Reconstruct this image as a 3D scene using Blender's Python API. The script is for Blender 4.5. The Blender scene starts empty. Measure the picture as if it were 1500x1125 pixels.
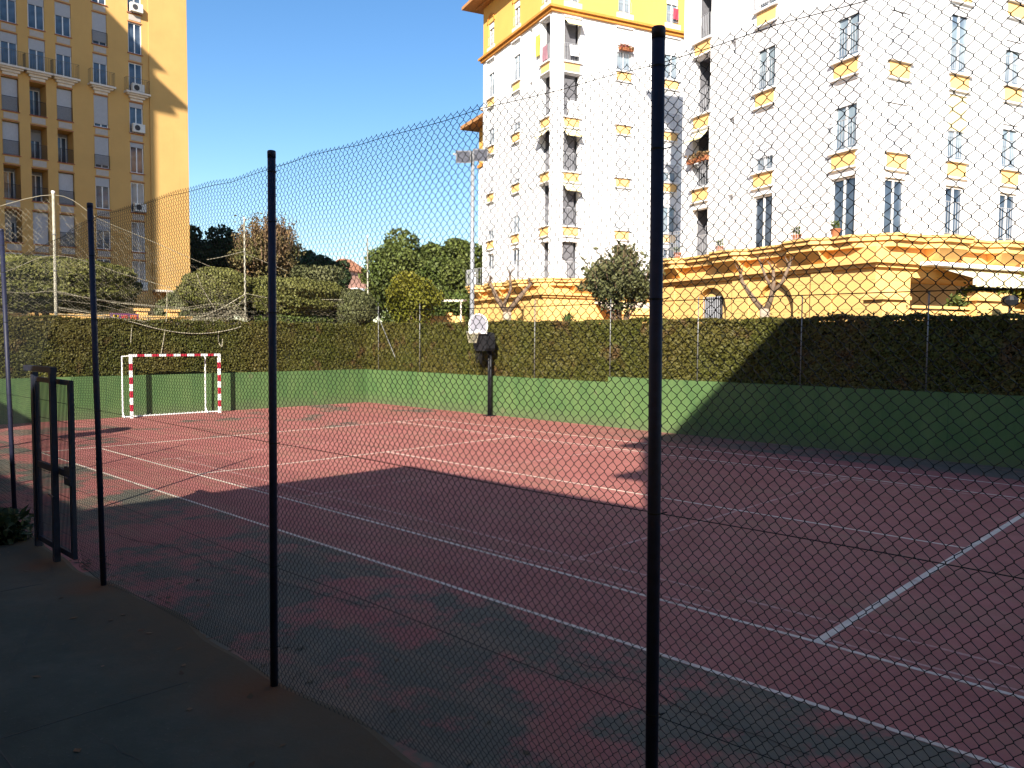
import bpy, math, random
import numpy as np
from math import radians as R, sin, cos, pi, sqrt
from mathutils import Vector, Matrix

random.seed(7)
rng = np.random.default_rng(11)
scene = bpy.context.scene
col = scene.collection

# ------------------------------------------------------------------ helpers
class MB:
    """collects shapes and links them as ONE mesh object"""
    def __init__(s): s.v = []; s.f = []; s.mi = []; s.m = 0
    def add(s, vs, fs):
        o = len(s.v); s.v += [tuple(p) for p in vs]
        for f in fs: s.f.append(tuple(i + o for i in f)); s.mi.append(s.m)
    def box(s, x0, x1, y0, y1, z0, z1):
        s.add([(x0,y0,z0),(x1,y0,z0),(x1,y1,z0),(x0,y1,z0),(x0,y0,z1),(x1,y0,z1),(x1,y1,z1),(x0,y1,z1)],
              [(0,3,2,1),(4,5,6,7),(0,1,5,4),(1,2,6,5),(2,3,7,6),(3,0,4,7)])
    def hexa(s, p):
        s.add(p, [(0,3,2,1),(4,5,6,7),(0,1,5,4),(1,2,6,5),(2,3,7,6),(3,0,4,7)])
    def prism(s, poly, axis, a0, a1):
        """extrude a 2D polygon along axis 'x','y' or 'z'"""
        def P(u, w, a):
            return {'x':(a,u,w), 'y':(u,a,w), 'z':(u,w,a)}[axis]
        n = len(poly)
        vs = [P(u,w,a0) for u,w in poly] + [P(u,w,a1) for u,w in poly]
        fs = [tuple(range(n-1,-1,-1)), tuple(range(n,2*n))] + [(i,(i+1)%n,n+(i+1)%n,n+i) for i in range(n)]
        s.add(vs, fs)
    def tube(s, pts, r, n=8, cap=True):
        pts = [Vector(p) for p in pts]
        rs = r if isinstance(r, (list, tuple)) else [r]*len(pts)
        base = len(s.v); prev = None
        for i, p in enumerate(pts):
            if i == 0: d = pts[1]-p
            elif i == len(pts)-1: d = p-pts[i-1]
            else: d = (pts[i+1]-p).normalized() + (p-pts[i-1]).normalized()
            if d.length < 1e-9: d = Vector((0,0,1))
            d.normalize()
            if prev is None:
                a = Vector((1,0,0)) if abs(d.x) < .9 else Vector((0,1,0))
                u = d.cross(a).normalized()
            else:
                u = (prev - d*prev.dot(d)).normalized()
            prev = u; w = d.cross(u)
            for k in range(n):
                t = 2*pi*k/n
                s.v.append(tuple(p + (u*cos(t)+w*sin(t))*rs[i]))
        for i in range(len(pts)-1):
            for k in range(n):
                a = base+i*n+k; b = base+i*n+(k+1)%n
                s.f.append((a,b,b+n,a+n)); s.mi.append(s.m)
        if cap:
            s.f.append(tuple(base+k for k in range(n-1,-1,-1))); s.mi.append(s.m)
            e = base+(len(pts)-1)*n
            s.f.append(tuple(e+k for k in range(n))); s.mi.append(s.m)
    def lathe(s, prof, cx, cy, n=16):
        base = len(s.v)
        for r, z in prof:
            for k in range(n): s.v.append((cx+r*cos(2*pi*k/n), cy+r*sin(2*pi*k/n), z))
        for i in range(len(prof)-1):
            for k in range(n):
                a = base+i*n+k; b = base+i*n+(k+1)%n
                s.f.append((a,b,b+n,a+n)); s.mi.append(s.m)
        s.f.append(tuple(base+k for k in range(n-1,-1,-1))); s.mi.append(s.m)
        e = base+(len(prof)-1)*n
        s.f.append(tuple(e+k for k in range(n))); s.mi.append(s.m)
    def mesh(s, name, mat, smooth=False):
        me = bpy.data.meshes.new(name); me.from_pydata(s.v, [], s.f)
        for m in (mat if isinstance(mat,(list,tuple)) else [mat]): me.materials.append(m)
        if isinstance(mat,(list,tuple)): me.polygons.foreach_set('material_index', s.mi)
        if smooth: me.polygons.foreach_set('use_smooth', [True]*len(me.polygons))
        me.update(); return me
    def build(s, name, mat, parent=None, smooth=False, loc=(0,0,0), rz=0):
        return link(name, s.mesh(name, mat, smooth), parent, loc, rz)

def link(name, me, parent=None, loc=(0,0,0), rz=0):
    o = bpy.data.objects.new(name, me); col.objects.link(o)
    o.location = loc; o.rotation_euler = (0,0,rz)
    if parent: o.parent = parent
    return o

def tag(o, label=None, cat=None, group=None, kind=None):
    if label: o['label'] = label
    if cat: o['category'] = cat
    if group: o['group'] = group
    if kind: o['kind'] = kind
    return o

def empty(name, label, cat, loc=(0,0,0), rz=0, group=None):
    o = bpy.data.objects.new(name, None); col.objects.link(o)
    o.location = loc; o.rotation_euler = (0,0,rz); o.empty_display_size = .3
    return tag(o, label, cat, group)

def copy_tree(o, parent=None):
    kids = [c for c in col.objects if c.parent == o]
    c = o.copy(); col.objects.link(c)
    if parent: c.parent = parent
    for k in kids: copy_tree(k, c)
    return c

def npmesh(name, V, F, mat, parent=None):
    """fast mesh from numpy arrays, F is (n,4)"""
    me = bpy.data.meshes.new(name)
    me.vertices.add(len(V)); me.vertices.foreach_set('co', np.asarray(V, np.float32).ravel())
    n = len(F); k = F.shape[1]
    me.loops.add(n*k); me.loops.foreach_set('vertex_index', np.asarray(F, np.int32).ravel())
    me.polygons.add(n)
    me.polygons.foreach_set('loop_start', np.arange(0, n*k, k, dtype=np.int32))
    me.polygons.foreach_set('loop_total', np.full(n, k, dtype=np.int32))
    me.materials.append(mat); me.update(calc_edges=True); me.validate()
    return link(name, me, parent)

# ------------------------------------------------------------------ materials
def new_mat(name):
    m = bpy.data.materials.new(name); m.use_nodes = True
    nt = m.node_tree; b = nt.nodes['Principled BSDF']
    return m, nt, b
def setc(b, c, rough=.8, metal=0, spec=.3):
    b.inputs['Base Color'].default_value = (*c, 1)
    b.inputs['Roughness'].default_value = rough
    b.inputs['Metallic'].default_value = metal
    b.inputs['Specular IOR Level'].default_value = spec
def noise(nt, scale, detail=4, rough=.6, vec=None, dist=0):
    n = nt.nodes.new('ShaderNodeTexNoise')
    n.inputs['Scale'].default_value = scale; n.inputs['Detail'].default_value = detail
    n.inputs['Roughness'].default_value = rough; n.inputs['Distortion'].default_value = dist
    nt.links.new(vec if vec else coords(nt), n.inputs['Vector'])
    return n.outputs['Fac']
def coords(nt):
    t = next((n for n in nt.nodes if n.bl_idname == 'ShaderNodeTexCoord'), None) or nt.nodes.new('ShaderNodeTexCoord')
    return t.outputs['Object']
def ramp(nt, fac, stops):
    r = nt.nodes.new('ShaderNodeValToRGB'); e = r.color_ramp.elements
    while len(e) < len(stops): e.new(.5)
    for i, (p, c) in enumerate(stops):
        e[i].position = p; e[i].color = (*c, 1) if len(c) == 3 else c
    nt.links.new(fac, r.inputs['Fac']); return r.outputs['Color']
def mix(nt, fac, a, b, mode='MIX'):
    m = nt.nodes.new('ShaderNodeMix'); m.data_type = 'RGBA'; m.blend_type = mode
    for s, x in ((0, fac), (6, a), (7, b)):
        if isinstance(x, (int, float)): m.inputs[s].default_value = x
        elif isinstance(x, tuple): m.inputs[s].default_value = (*x, 1)
        else: nt.links.new(x, m.inputs[s])
    return m.outputs[2]
def math_(nt, op, a, b=0., c=None):
    m = nt.nodes.new('ShaderNodeMath'); m.operation = op
    for i, x in enumerate((a, b) if c is None else (a, b, c)):
        if isinstance(x, (int, float)): m.inputs[i].default_value = x
        else: nt.links.new(x, m.inputs[i])
    return m.outputs[0]
def bump(nt, b, h, strength=.3, dist=.02):
    n = nt.nodes.new('ShaderNodeBump'); n.inputs['Strength'].default_value = strength
    n.inputs['Distance'].default_value = dist
    nt.links.new(h, n.inputs['Height']); nt.links.new(n.outputs['Normal'], b.inputs['Normal'])

def plain(name, c, rough=.7, metal=0, var=.15, scale=6, spec=.3):
    m, nt, b = new_mat(name); setc(b, c, rough, metal, spec)
    if var:
        f = noise(nt, scale, 5)
        lo = tuple(x*(1-var) for x in c); hi = tuple(min(1, x*(1+var)) for x in c)
        nt.links.new(ramp(nt, f, [(.3, lo), (.7, hi)]), b.inputs['Base Color'])
    return m

def plaster(name, c, dirt=(.5,.48,.45), lines=0.):
    m, nt, b = new_mat(name); setc(b, c, .9, 0, .15)
    f = noise(nt, .5, 6, .65); g = noise(nt, 9, 5, .7)
    c0 = ramp(nt, f, [(.3, tuple(x*.90 for x in c)), (.65, c)])
    mp = nt.nodes.new('ShaderNodeMapping'); mp.inputs['Scale'].default_value = (3, 3, .12)
    nt.links.new(coords(nt), mp.inputs['Vector'])
    st = noise(nt, 1.2, 4, .7, mp.outputs['Vector'])           # rain streaks
    c1 = mix(nt, ramp(nt, st, [(.58, (0,0,0)), (.8, (.22,.22,.22))]), c0, tuple(x*y for x, y in zip(c, dirt)))
    if lines:
        sx = nt.nodes.new('ShaderNodeSeparateXYZ'); nt.links.new(coords(nt), sx.inputs[0])
        fr = math_(nt, 'FRACT', math_(nt, 'DIVIDE', sx.outputs['Z'], lines))
        ln = math_(nt, 'LESS_THAN', fr, .05)
        c1 = mix(nt, math_(nt, 'MULTIPLY', ln, .45), c1, tuple(x*.45 for x in c))
    nt.links.new(c1, b.inputs['Base Color']); bump(nt, b, g, .25, .01)
    return m

def leafmat(name, c1, c2, c3=None, sub=.15, patch=.35, lo=.6, hi=1.35):
    m, nt, b = new_mat(name); setc(b, c1, .6, 0, .25)
    geo = nt.nodes.new('ShaderNodeNewGeometry')
    isl = geo.outputs['Random Per Island']
    f = noise(nt, patch, 3, .6)
    a = ramp(nt, isl, [(0, tuple(x*lo for x in c1)), (.5, c1), (1, tuple(min(1, x*hi) for x in c1))])
    d = ramp(nt, isl, [(0, tuple(x*lo for x in c2)), (.5, c2), (1, tuple(min(1, x*hi) for x in c2))])
    cc = mix(nt, ramp(nt, f, [(.38, (0,0,0)), (.62, (1,1,1))]), a, d)
    if c3:
        g = noise(nt, patch*2.6, 3, .6)
        cc = mix(nt, ramp(nt, g, [(.58, (0,0,0)), (.68, (.8,.8,.8))]), cc, c3)
    nt.links.new(cc, b.inputs['Base Color'])
    tr = nt.nodes.new('ShaderNodeBsdfTranslucent'); nt.links.new(cc, tr.inputs['Color'])
    mx = nt.nodes.new('ShaderNodeMixShader'); mx.inputs[0].default_value = sub
    nt.links.new(b.outputs[0], mx.inputs[1]); nt.links.new(tr.outputs[0], mx.inputs[2])
    nt.links.new(mx.outputs[0], nt.nodes['Material Output'].inputs['Surface'])
    return m

M = {}
M['white'] = plaster('white_plaster', (.87,.87,.88), (.9,.9,.9))
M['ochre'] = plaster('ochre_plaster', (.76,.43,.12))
M['ochre_base'] = plaster('ochre_base_plaster', (.80,.50,.18), lines=.42)
M['ochre_trim'] = plaster('ochre_trim_plaster', (.80,.49,.18))
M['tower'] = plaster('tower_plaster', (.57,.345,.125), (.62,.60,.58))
M['panel'] = plain('yellow_panel', (.80,.50,.20), .85, var=.06)
M['orange_trim'] = plain('orange_trim', (.58,.25,.05), .8)
M['tile'] = plain('clay_tile', (.46,.23,.09), .8)
M['cream'] = plain('cream_trim', (.66,.58,.50), .85, var=.1)
M['spandrel'] = plain('spandrel_cream', (.42,.37,.33), .85, var=.1)
M['redsill'] = plain('brick_sill', (.30,.10,.06), .8)
M['shutter'] = plain('shutter_slats', (.40,.40,.42), .6, var=.06)
M['shutter_white'] = plain('white_blind', (.80,.80,.82), .6, var=.05)
M['shutter_cream'] = plain('cream_blind', (.78,.66,.40), .7, var=.06)
M['wframe'] = plain('window_frame_white', (.75,.75,.75), .5, var=.04)
M['dark_in'] = plain('dark_interior', (.05,.05,.055), .9)
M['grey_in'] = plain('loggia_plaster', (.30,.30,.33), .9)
M['steel_white'] = plain('painted_rail_white', (.36,.37,.40), .5)
M['rail_bronze'] = plain('faded_bronze_rail', (.15,.12,.08), .6)
M['steel_dark'] = plain('painted_rail_dark', (.035,.035,.04), .5)
m, nt, b = new_mat('window_glass'); setc(b, (.03,.045,.07), .06, 0, .8)
nt.links.new(ramp(nt, noise(nt, .7, 2), [(.35, (.012,.018,.03)), (.65, (.10,.14,.20))]), b.inputs['Base Color']); M['glass'] = m
m, nt, b = new_mat('window_glass_bloom'); setc(b, (.25,.32,.36), .1, 0, .8)
nt.links.new(ramp(nt, noise(nt, .8, 2), [(.35, (.10,.14,.20)), (.65, (.34,.42,.45))]), b.inputs['Base Color']); M['glass_bloom'] = m  # pale base colour paints in sky reflection and bloom
M['loggia_shade'] = plain('loggia_painted_shade', (.13,.13,.145), .95)  # grey colour stands in for the shade inside the white loggias
M['post'] = plain('post_paint', (.012,.014,.034), .55, var=.3, scale=20, spec=.35)
M['wire'] = plain('mesh_wire', (.011,.014,.014), .55, .2, .3, 30)
M['gate'] = plain('gate_paint', (.014,.018,.032), .5, var=.3, scale=15, spec=.4)
M['galv'] = plain('galvanised', (.20,.20,.19), .5, .4, .2, 12)
M['pole_pale'] = plain('pale_pole', (.32,.30,.23), .6, .1, .3, 8)
M['rope'] = plain('rope', (.34,.31,.22), .9, var=.25, scale=10)
M['goal_white'] = plain('goal_white', (.80,.80,.78), .4, var=.05)
M['goal_red'] = plain('goal_red', (.36,.02,.04), .4, var=.1)
M['board'] = plain('board_grey', (.28,.28,.32), .5, var=.1)
M['black'] = plain('black_metal', (.008,.009,.012), .5, var=.3)
M['matt_black'] = plain('dull_black', (.010,.010,.012), .9, var=.3)
M['bark'] = plain('bark', (.16,.11,.075), .95, var=.4, scale=9)
M['bark_pale'] = plain('bark_pale', (.34,.27,.20), .95, var=.35, scale=8)
M['twig'] = plain('twig', (.22,.14,.09), .95, var=.3)
M['lampgrey'] = plain('lamp_housing', (.30,.31,.33), .5, .3)
M['lampglass'] = plain('lamp_glass', (.12,.13,.16), .2, 0, .2)
M['ac'] = plain('ac_casing', (.62,.60,.56), .6, var=.08)
M['cloth_red'] = plain('cloth_red', (.55,.05,.08), .9)
M['cloth_yellow'] = plain('cloth_yellow', (.80,.62,.10), .9)
M['cloth_pink'] = plain('cloth_mauve', (.35,.18,.22), .9)
M['cloth_white'] = plain('cloth_white', (.78,.78,.78), .9)
M['terracotta'] = plain('terracotta', (.35,.13,.06), .85)
M['far_pink'] = plain('far_plaster_pink', (.55,.30,.22), .9)
M['far_roof'] = plain('far_roof', (.4,.18,.1), .9)
M['kerb'] = plain('kerb_concrete', (.085,.085,.078), .9, var=.4, scale=3)

# awning stripes
m, nt, b = new_mat('awning_stripe'); setc(b, (.8,.75,.55), .85)
sx = nt.nodes.new('ShaderNodeSeparateXYZ'); nt.links.new(coords(nt), sx.inputs[0])
st = math_(nt, 'LESS_THAN', math_(nt, 'FRACT', math_(nt, 'DIVIDE', sx.outputs['Y'], .26)), .5)
nt.links.new(mix(nt, st, (.82,.78,.62), (.74,.62,.34)), b.inputs['Base Color']); M['awning'] = m

# green wall paint
m, nt, b = new_mat('green_wall_paint'); setc(b, (.07,.20,.07), .75)
mp = nt.nodes.new('ShaderNodeMapping'); mp.inputs['Scale'].default_value = (1.5,1.5,.5); nt.links.new(coords(nt), mp.inputs['Vector'])
f = noise(nt, 1.1, 6, .7, mp.outputs['Vector'])
g = noise(nt, 14, 5, .7)
c0 = ramp(nt, f, [(.3, (.052,.110,.036)), (.55, (.080,.142,.047)), (.75, (.105,.162,.058))])
c0 = mix(nt, ramp(nt, g, [(.66, (0,0,0)), (.8, (.5,.5,.5))]), c0, (.13,.2,.11))
sx = nt.nodes.new('ShaderNodeSeparateXYZ'); nt.links.new(coords(nt), sx.inputs[0])
pos = math_(nt, 'ADD', sx.outputs['X'], sx.outputs['Y'])
seam = math_(nt, 'LESS_THAN', math_(nt, 'FRACT', math_(nt, 'DIVIDE', pos, 3.1)), .006)
c0 = mix(nt, math_(nt, 'MULTIPLY', seam, .6), c0, (.03,.07,.03))
ft = nt.nodes.new('ShaderNodeMapRange'); ft.inputs[1].default_value = .45; ft.inputs[2].default_value = 0
nt.links.new(math_(nt, 'ADD', sx.outputs['Z'], math_(nt, 'MULTIPLY', math_(nt, 'SUBTRACT', f, .5), .7)), ft.inputs[0])
c0 = mix(nt, math_(nt, 'MULTIPLY', ft.outputs[0], .5), c0, (.11,.11,.065))     # court dust splashed on the foot of the wall
vo = nt.nodes.new('ShaderNodeTexVoronoi'); vo.inputs['Scale'].default_value = .8; nt.links.new(coords(nt), vo.inputs['Vector'])
bm_ = math_(nt, 'LESS_THAN', vo.outputs['Distance'], .09)
c0 = mix(nt, math_(nt, 'MULTIPLY', bm_, .22), c0, (.18,.13,.09))              # ball marks
nt.links.new(c0, b.inputs['Base Color']); bump(nt, b, g, .3, .01); M['greenwall'] = m

# court surface: red acrylic wearing to green grey at the edges
m, nt, b = new_mat('court_acrylic'); setc(b, (.4,.1,.08), .85, 0, .2)
nt.nodes.new('ShaderNodeTexCoord')
sx = nt.nodes.new('ShaderNodeSeparateXYZ'); nt.links.new(coords(nt), sx.inputs[0])
big = noise(nt, .28, 5, .62); med = noise(nt, 1.3, 6, .68); fine = noise(nt, 45, 4, .8); grit = noise(nt, 160, 2, .9)
red = ramp(nt, med, [(.3, (.26,.088,.076)), (.55, (.325,.117,.101)), (.75, (.38,.148,.126))])
grn = ramp(nt, med, [(.32, (.080,.080,.060)), (.6, (.108,.106,.080)), (.8, (.15,.136,.102))])
# outside the lines: mask rises beyond the doubles lines and the base line
ay = math_(nt, 'ABSOLUTE', sx.outputs['Y'])
oy = math_(nt, 'GREATER_THAN', ay, 6.12)
ox = math_(nt, 'LESS_THAN', sx.outputs['X'], -12.2)
far = math_(nt, 'GREATER_THAN', sx.outputs['Y'], 6.9)
nearx = math_(nt, 'LESS_THAN', sx.outputs['Y'], -6.12)
patch = ramp(nt, math_(nt, 'ADD', math_(nt, 'MULTIPLY', big, .5), math_(nt, 'MULTIPLY', med, .5)), [(.455, (0,0,0)), (.515, (1,1,1))])
patch2 = ramp(nt, big, [(.55, (0,0,0)), (.60, (.9,.9,.9))])
patch3 = ramp(nt, math_(nt, 'ADD', math_(nt, 'MULTIPLY', big, .5), math_(nt, 'MULTIPLY', med, .5)), [(.40, (0,0,0)), (.5, (.9,.9,.9))])
c0 = mix(nt, math_(nt, 'MULTIPLY', nearx, patch), red, grn)
c0 = mix(nt, math_(nt, 'MULTIPLY', ox, patch2), c0, grn)
xr = nt.nodes.new('ShaderNodeMapRange'); xr.inputs[1].default_value = -7; xr.inputs[2].default_value = 0
nt.links.new(sx.outputs['X'], xr.inputs[0])
c0 = mix(nt, math_(nt, 'MULTIPLY', math_(nt, 'MULTIPLY', far, patch3), xr.outputs[0]), c0, grn)
# dusty swept arcs
ds = nt.nodes.new('ShaderNodeMapping'); ds.inputs['Scale'].default_value = (.35, 1.7, 1); ds.inputs['Rotation'].default_value = (0,0,R(28))
nt.links.new(coords(nt), ds.inputs['Vector'])
dust = noise(nt, .9, 5, .72, ds.outputs['Vector'], 1.2)
c0 = mix(nt, ramp(nt, dust, [(.48, (0,0,0)), (.70, (.55,.55,.55))]), c0, (.26,.155,.10))
c0 = mix(nt, ramp(nt, fine, [(.62, (0,0,0)), (.75, (.35,.35,.35))]), c0, (.16,.07,.06))
c0 = mix(nt, ramp(nt, grit, [(.3, (.25,.25,.25)), (.5, (0,0,0))]), c0, (.12,.05,.045))
nt.links.new(c0, b.inputs['Base Color']); bump(nt, b, fine, .25, .004); M['court'] = m

# worn white line paint
m, nt, b = new_mat('line_paint'); setc(b, (.62,.58,.55), .8)
f = noise(nt, 3, 6, .75)
nt.links.new(ramp(nt, f, [(.3, (.36,.23,.18)), (.45, (.56,.48,.39)), (.7, (.68,.61,.50))]), b.inputs['Base Color']); M['line'] = m
m, nt, b = new_mat('faded_line_paint'); setc(b, (.45,.33,.30), .85)
f = noise(nt, 2.2, 6, .75)
nt.links.new(ramp(nt, f, [(.35, (.36,.11,.09)), (.6, (.44,.29,.25)), (.8, (.50,.40,.37))]), b.inputs['Base Color']); M['line_faded'] = m

# concrete pavement with stains
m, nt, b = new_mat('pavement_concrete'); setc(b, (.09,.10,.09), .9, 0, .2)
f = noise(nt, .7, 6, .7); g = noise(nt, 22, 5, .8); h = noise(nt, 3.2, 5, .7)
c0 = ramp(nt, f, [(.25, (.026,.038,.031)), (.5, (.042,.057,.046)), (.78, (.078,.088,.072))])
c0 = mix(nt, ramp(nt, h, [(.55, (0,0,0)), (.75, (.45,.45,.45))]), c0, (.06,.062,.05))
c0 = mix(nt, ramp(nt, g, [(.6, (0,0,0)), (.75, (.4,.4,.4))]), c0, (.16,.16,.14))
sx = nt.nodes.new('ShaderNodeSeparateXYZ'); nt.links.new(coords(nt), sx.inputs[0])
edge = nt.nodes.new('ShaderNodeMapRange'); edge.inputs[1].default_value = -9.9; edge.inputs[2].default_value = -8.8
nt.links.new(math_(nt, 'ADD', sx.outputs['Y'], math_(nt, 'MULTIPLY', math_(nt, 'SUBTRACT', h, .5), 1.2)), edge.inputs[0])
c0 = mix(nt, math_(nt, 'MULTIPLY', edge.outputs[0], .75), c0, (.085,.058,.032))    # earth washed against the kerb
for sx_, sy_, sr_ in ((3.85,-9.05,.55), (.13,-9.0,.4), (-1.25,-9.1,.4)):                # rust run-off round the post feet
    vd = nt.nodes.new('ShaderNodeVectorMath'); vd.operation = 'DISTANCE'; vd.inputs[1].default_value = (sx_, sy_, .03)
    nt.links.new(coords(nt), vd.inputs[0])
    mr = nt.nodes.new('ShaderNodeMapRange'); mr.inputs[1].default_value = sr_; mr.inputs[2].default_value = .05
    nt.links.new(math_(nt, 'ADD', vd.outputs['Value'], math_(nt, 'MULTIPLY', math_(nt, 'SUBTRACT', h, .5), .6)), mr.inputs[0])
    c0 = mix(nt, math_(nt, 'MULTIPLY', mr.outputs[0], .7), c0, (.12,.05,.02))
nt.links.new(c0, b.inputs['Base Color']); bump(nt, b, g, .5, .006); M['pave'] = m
M['soil'] = plain('garden_ground', (.10,.085,.055), .95, var=.4, scale=.6)

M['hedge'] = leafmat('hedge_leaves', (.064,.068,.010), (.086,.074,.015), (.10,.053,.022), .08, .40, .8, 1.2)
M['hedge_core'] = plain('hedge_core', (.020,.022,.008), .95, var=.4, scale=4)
M['leaf_dark'] = leafmat('leaf_dark', (.030,.052,.018), (.045,.065,.022))
M['leaf_mid'] = leafmat('leaf_mid', (.075,.105,.022), (.115,.135,.034))
M['leaf_yellow'] = leafmat('leaf_yellow', (.12,.125,.012), (.17,.15,.018))
M['leaf_olive'] = leafmat('leaf_olive', (.092,.10,.038), (.135,.135,.06))
M['leaf_clip'] = leafmat('leaf_clipped', (.115,.120,.028), (.150,.145,.042))
M['leaf_brown'] = leafmat('leaf_brown', (.20,.12,.06), (.12,.12,.04))
M['leaf_palm'] = leafmat('leaf_palm', (.05,.085,.025), (.08,.11,.035))

# ------------------------------------------------------------------ camera, sky, sun
cam_d = bpy.data.cameras.new('camera'); cam = bpy.data.objects.new('camera', cam_d); col.objects.link(cam)
yaw, pitch, roll = R(134.15), R(-3.15615), R(.37467)
fw = Vector((cos(pitch)*cos(yaw), cos(pitch)*sin(yaw), sin(pitch)))
r0 = Vector((sin(yaw), -cos(yaw), 0)); u0 = r0.cross(fw)
rr = r0*cos(roll)+u0*sin(roll); uu = -r0*sin(roll)+u0*cos(roll)
mw = Matrix((( rr.x, uu.x, -fw.x, 9.6157), (rr.y, uu.y, -fw.y, -12.1202), (rr.z, uu.z, -fw.z, 2.8061), (0,0,0,1)))
cam.matrix_world = mw
cam_d.sensor_width = 36; cam_d.lens = 36*1186.09/1500; cam_d.clip_end = 2000; cam_d.clip_start = .05
scene.camera = cam

SUN_EL = R(30); SUN_AZ = math.atan2(-.815, .58)       # direction towards the sun
sd = Vector((cos(SUN_EL)*cos(SUN_AZ), cos(SUN_EL)*sin(SUN_AZ), sin(SUN_EL)))
sl = bpy.data.lights.new('sun', 'SUN'); sl.energy = 5.0; sl.angle = R(.5); sl.color = (1,.92,.80)
so = bpy.data.objects.new('sun', sl); col.objects.link(so); so.rotation_euler = sd.to_track_quat('Z', 'Y').to_euler(); so.location = sd*80
w = bpy.data.worlds.new('World'); scene.world = w; w.use_nodes = True
nt = w.node_tree; sky = nt.nodes.new('ShaderNodeTexSky'); sky.sky_type = 'NISHITA'; sky.sun_disc = False
sky.sun_elevation = SUN_EL; sky.sun_rotation = math.atan2(sd.x, sd.y); sky.air_density = 1.0; sky.dust_density = .3; sky.ozone_density = 1.5
hs_ = nt.nodes.new('ShaderNodeHueSaturation'); hs_.inputs['Saturation'].default_value = 1.28; hs_.inputs['Hue'].default_value = .503; nt.links.new(sky.outputs[0], hs_.inputs['Color'])
bg = nt.nodes['Background']; nt.links.new(hs_.outputs[0], bg.inputs[0]); bg.inputs[1].default_value = .080
vs = scene.view_settings; vs.view_transform = 'Standard'; vs.look = 'None'; vs.exposure = 1.25; vs.gamma = 1

# ------------------------------------------------------------------ ground and court
mb = MB(); mb.add([(-600,-400,-.06),(500,-400,-.06),(500,700,-.06),(-600,700,-.06)], [(0,1,2,3)])
tag(mb.build('ground', M['soil']), kind='structure')
def kerb_y(x):                                            # wavy edge between pavement and court
    return -8.80 + .05*sin(x*1.7) + .03*sin(x*4.1+1) + (.10*max(0, sin((x-.12)/3.73*pi))**2 if -.9 < x < 7.5 else 0)
xs = np.arange(-26, 30.01, .25)
mb = MB()
for a, c in zip(xs[:-1], xs[1:]):
    mb.add([(a,kerb_y(a)-.02,0),(c,kerb_y(c)-.02,0),(c,12,0),(a,12,0)], [(0,1,2,3)])
tag(mb.build('court', M['court']), kind='structure')
mb = MB()
for a, c in zip(xs[:-1], xs[1:]):
    ya, yc = kerb_y(a), kerb_y(c)
    mb.add([(a,-24,.03),(c,-24,.03),(c,yc-.06,.03),(a,ya-.06,.03),(c,yc,.012),(a,ya,.012),(c,yc,-.05),(a,ya,-.05)], [(0,1,2,3),(3,2,4,5),(5,4,6,7)])
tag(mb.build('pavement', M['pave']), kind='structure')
mb = MB()                                                 # pavement joints and cracks
for x in (-4.1, -.4, 3.3, 7.0, 10.7):
    mb.box(x-.005, x+.005, -14, -9.35, .028, .0325)
mb.box(-20, 14, -10.715, -10.705, .028, .0325)
def crack(mb, x, y, a, n, w=.012, z=.0325, step=.22):
    for i in range(n):
        a2 = a + random.uniform(-.5,.5); x2 = x+cos(a2)*step; y2 = y+sin(a2)*step
        nx, ny = -sin(a2)*w/2, cos(a2)*w/2
        mb.add([(x-nx,y-ny,z),(x2-nx,y2-ny,z),(x2+nx,y2+ny,z),(x+nx,y+ny,z)], [(0,1,2,3)])
        x, y = x2, y2
crack(mb, 3.6, -10.2, .3, 9, .007, .0325, .12); crack(mb, 1.0, -9.7, -.4, 10, .006, .0325, .14)
tag(mb.build('pavement_joints', plain('joint_dirt', (.052,.058,.050), .95)), kind='structure')

mb = MB()
def lnx(x0, x1, y, w=.05, z=.004): mb.box(x0, x1, y-w/2, y+w/2, .001, z)
def lny(x, y0, y1, w=.05, z=.0045): mb.box(x-w/2, x+w/2, y0, y1, .001, z)
lnx(-12.15, 14, -6.09); lnx(-12.1, 14, -4.80); lnx(-12.1, 14, 4.70); lnx(-12.15, 14, 6.12)
lny(-12.15, -6.12, 6.15, .06); lny(-6.5, -4.8, 4.70); lny(6.5, -4.8, 4.70, .078); lnx(-6.5, 6.5, 0.03)
tag(mb.build('court_lines', M['line']), kind='structure')
mb = MB()
lny(3.07, -4.5, 4.5, .05, .0025); lny(-2.95, -4.5, 4.5, .05, .0025); lnx(-9, 12, -4.15, .05, .003); lnx(-9, 9, -4.67, .04, .0032); lnx(-9, 9, 4.45, .05, .0032); lny(-9, -4.5, 4.5, .05, .0028)
tag(mb.build('faded_court_lines', M['line_faded']), kind='structure')
mb = MB()
crack(mb, 5.2, -6.75, 0, 14, .012, .0045, .16); crack(mb, .9, -7.3, .2, 10, .015, .0045, .2); crack(mb, -2.5, -7.9, .1, 16, .012, .0045, .2)
crack(mb, -15, -1.2, .2, 30, .025, .0045, .3)
tag(mb.build('court_cracks', plain('crack_dirt', (.035,.03,.028), .95)), kind='structure')

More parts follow.
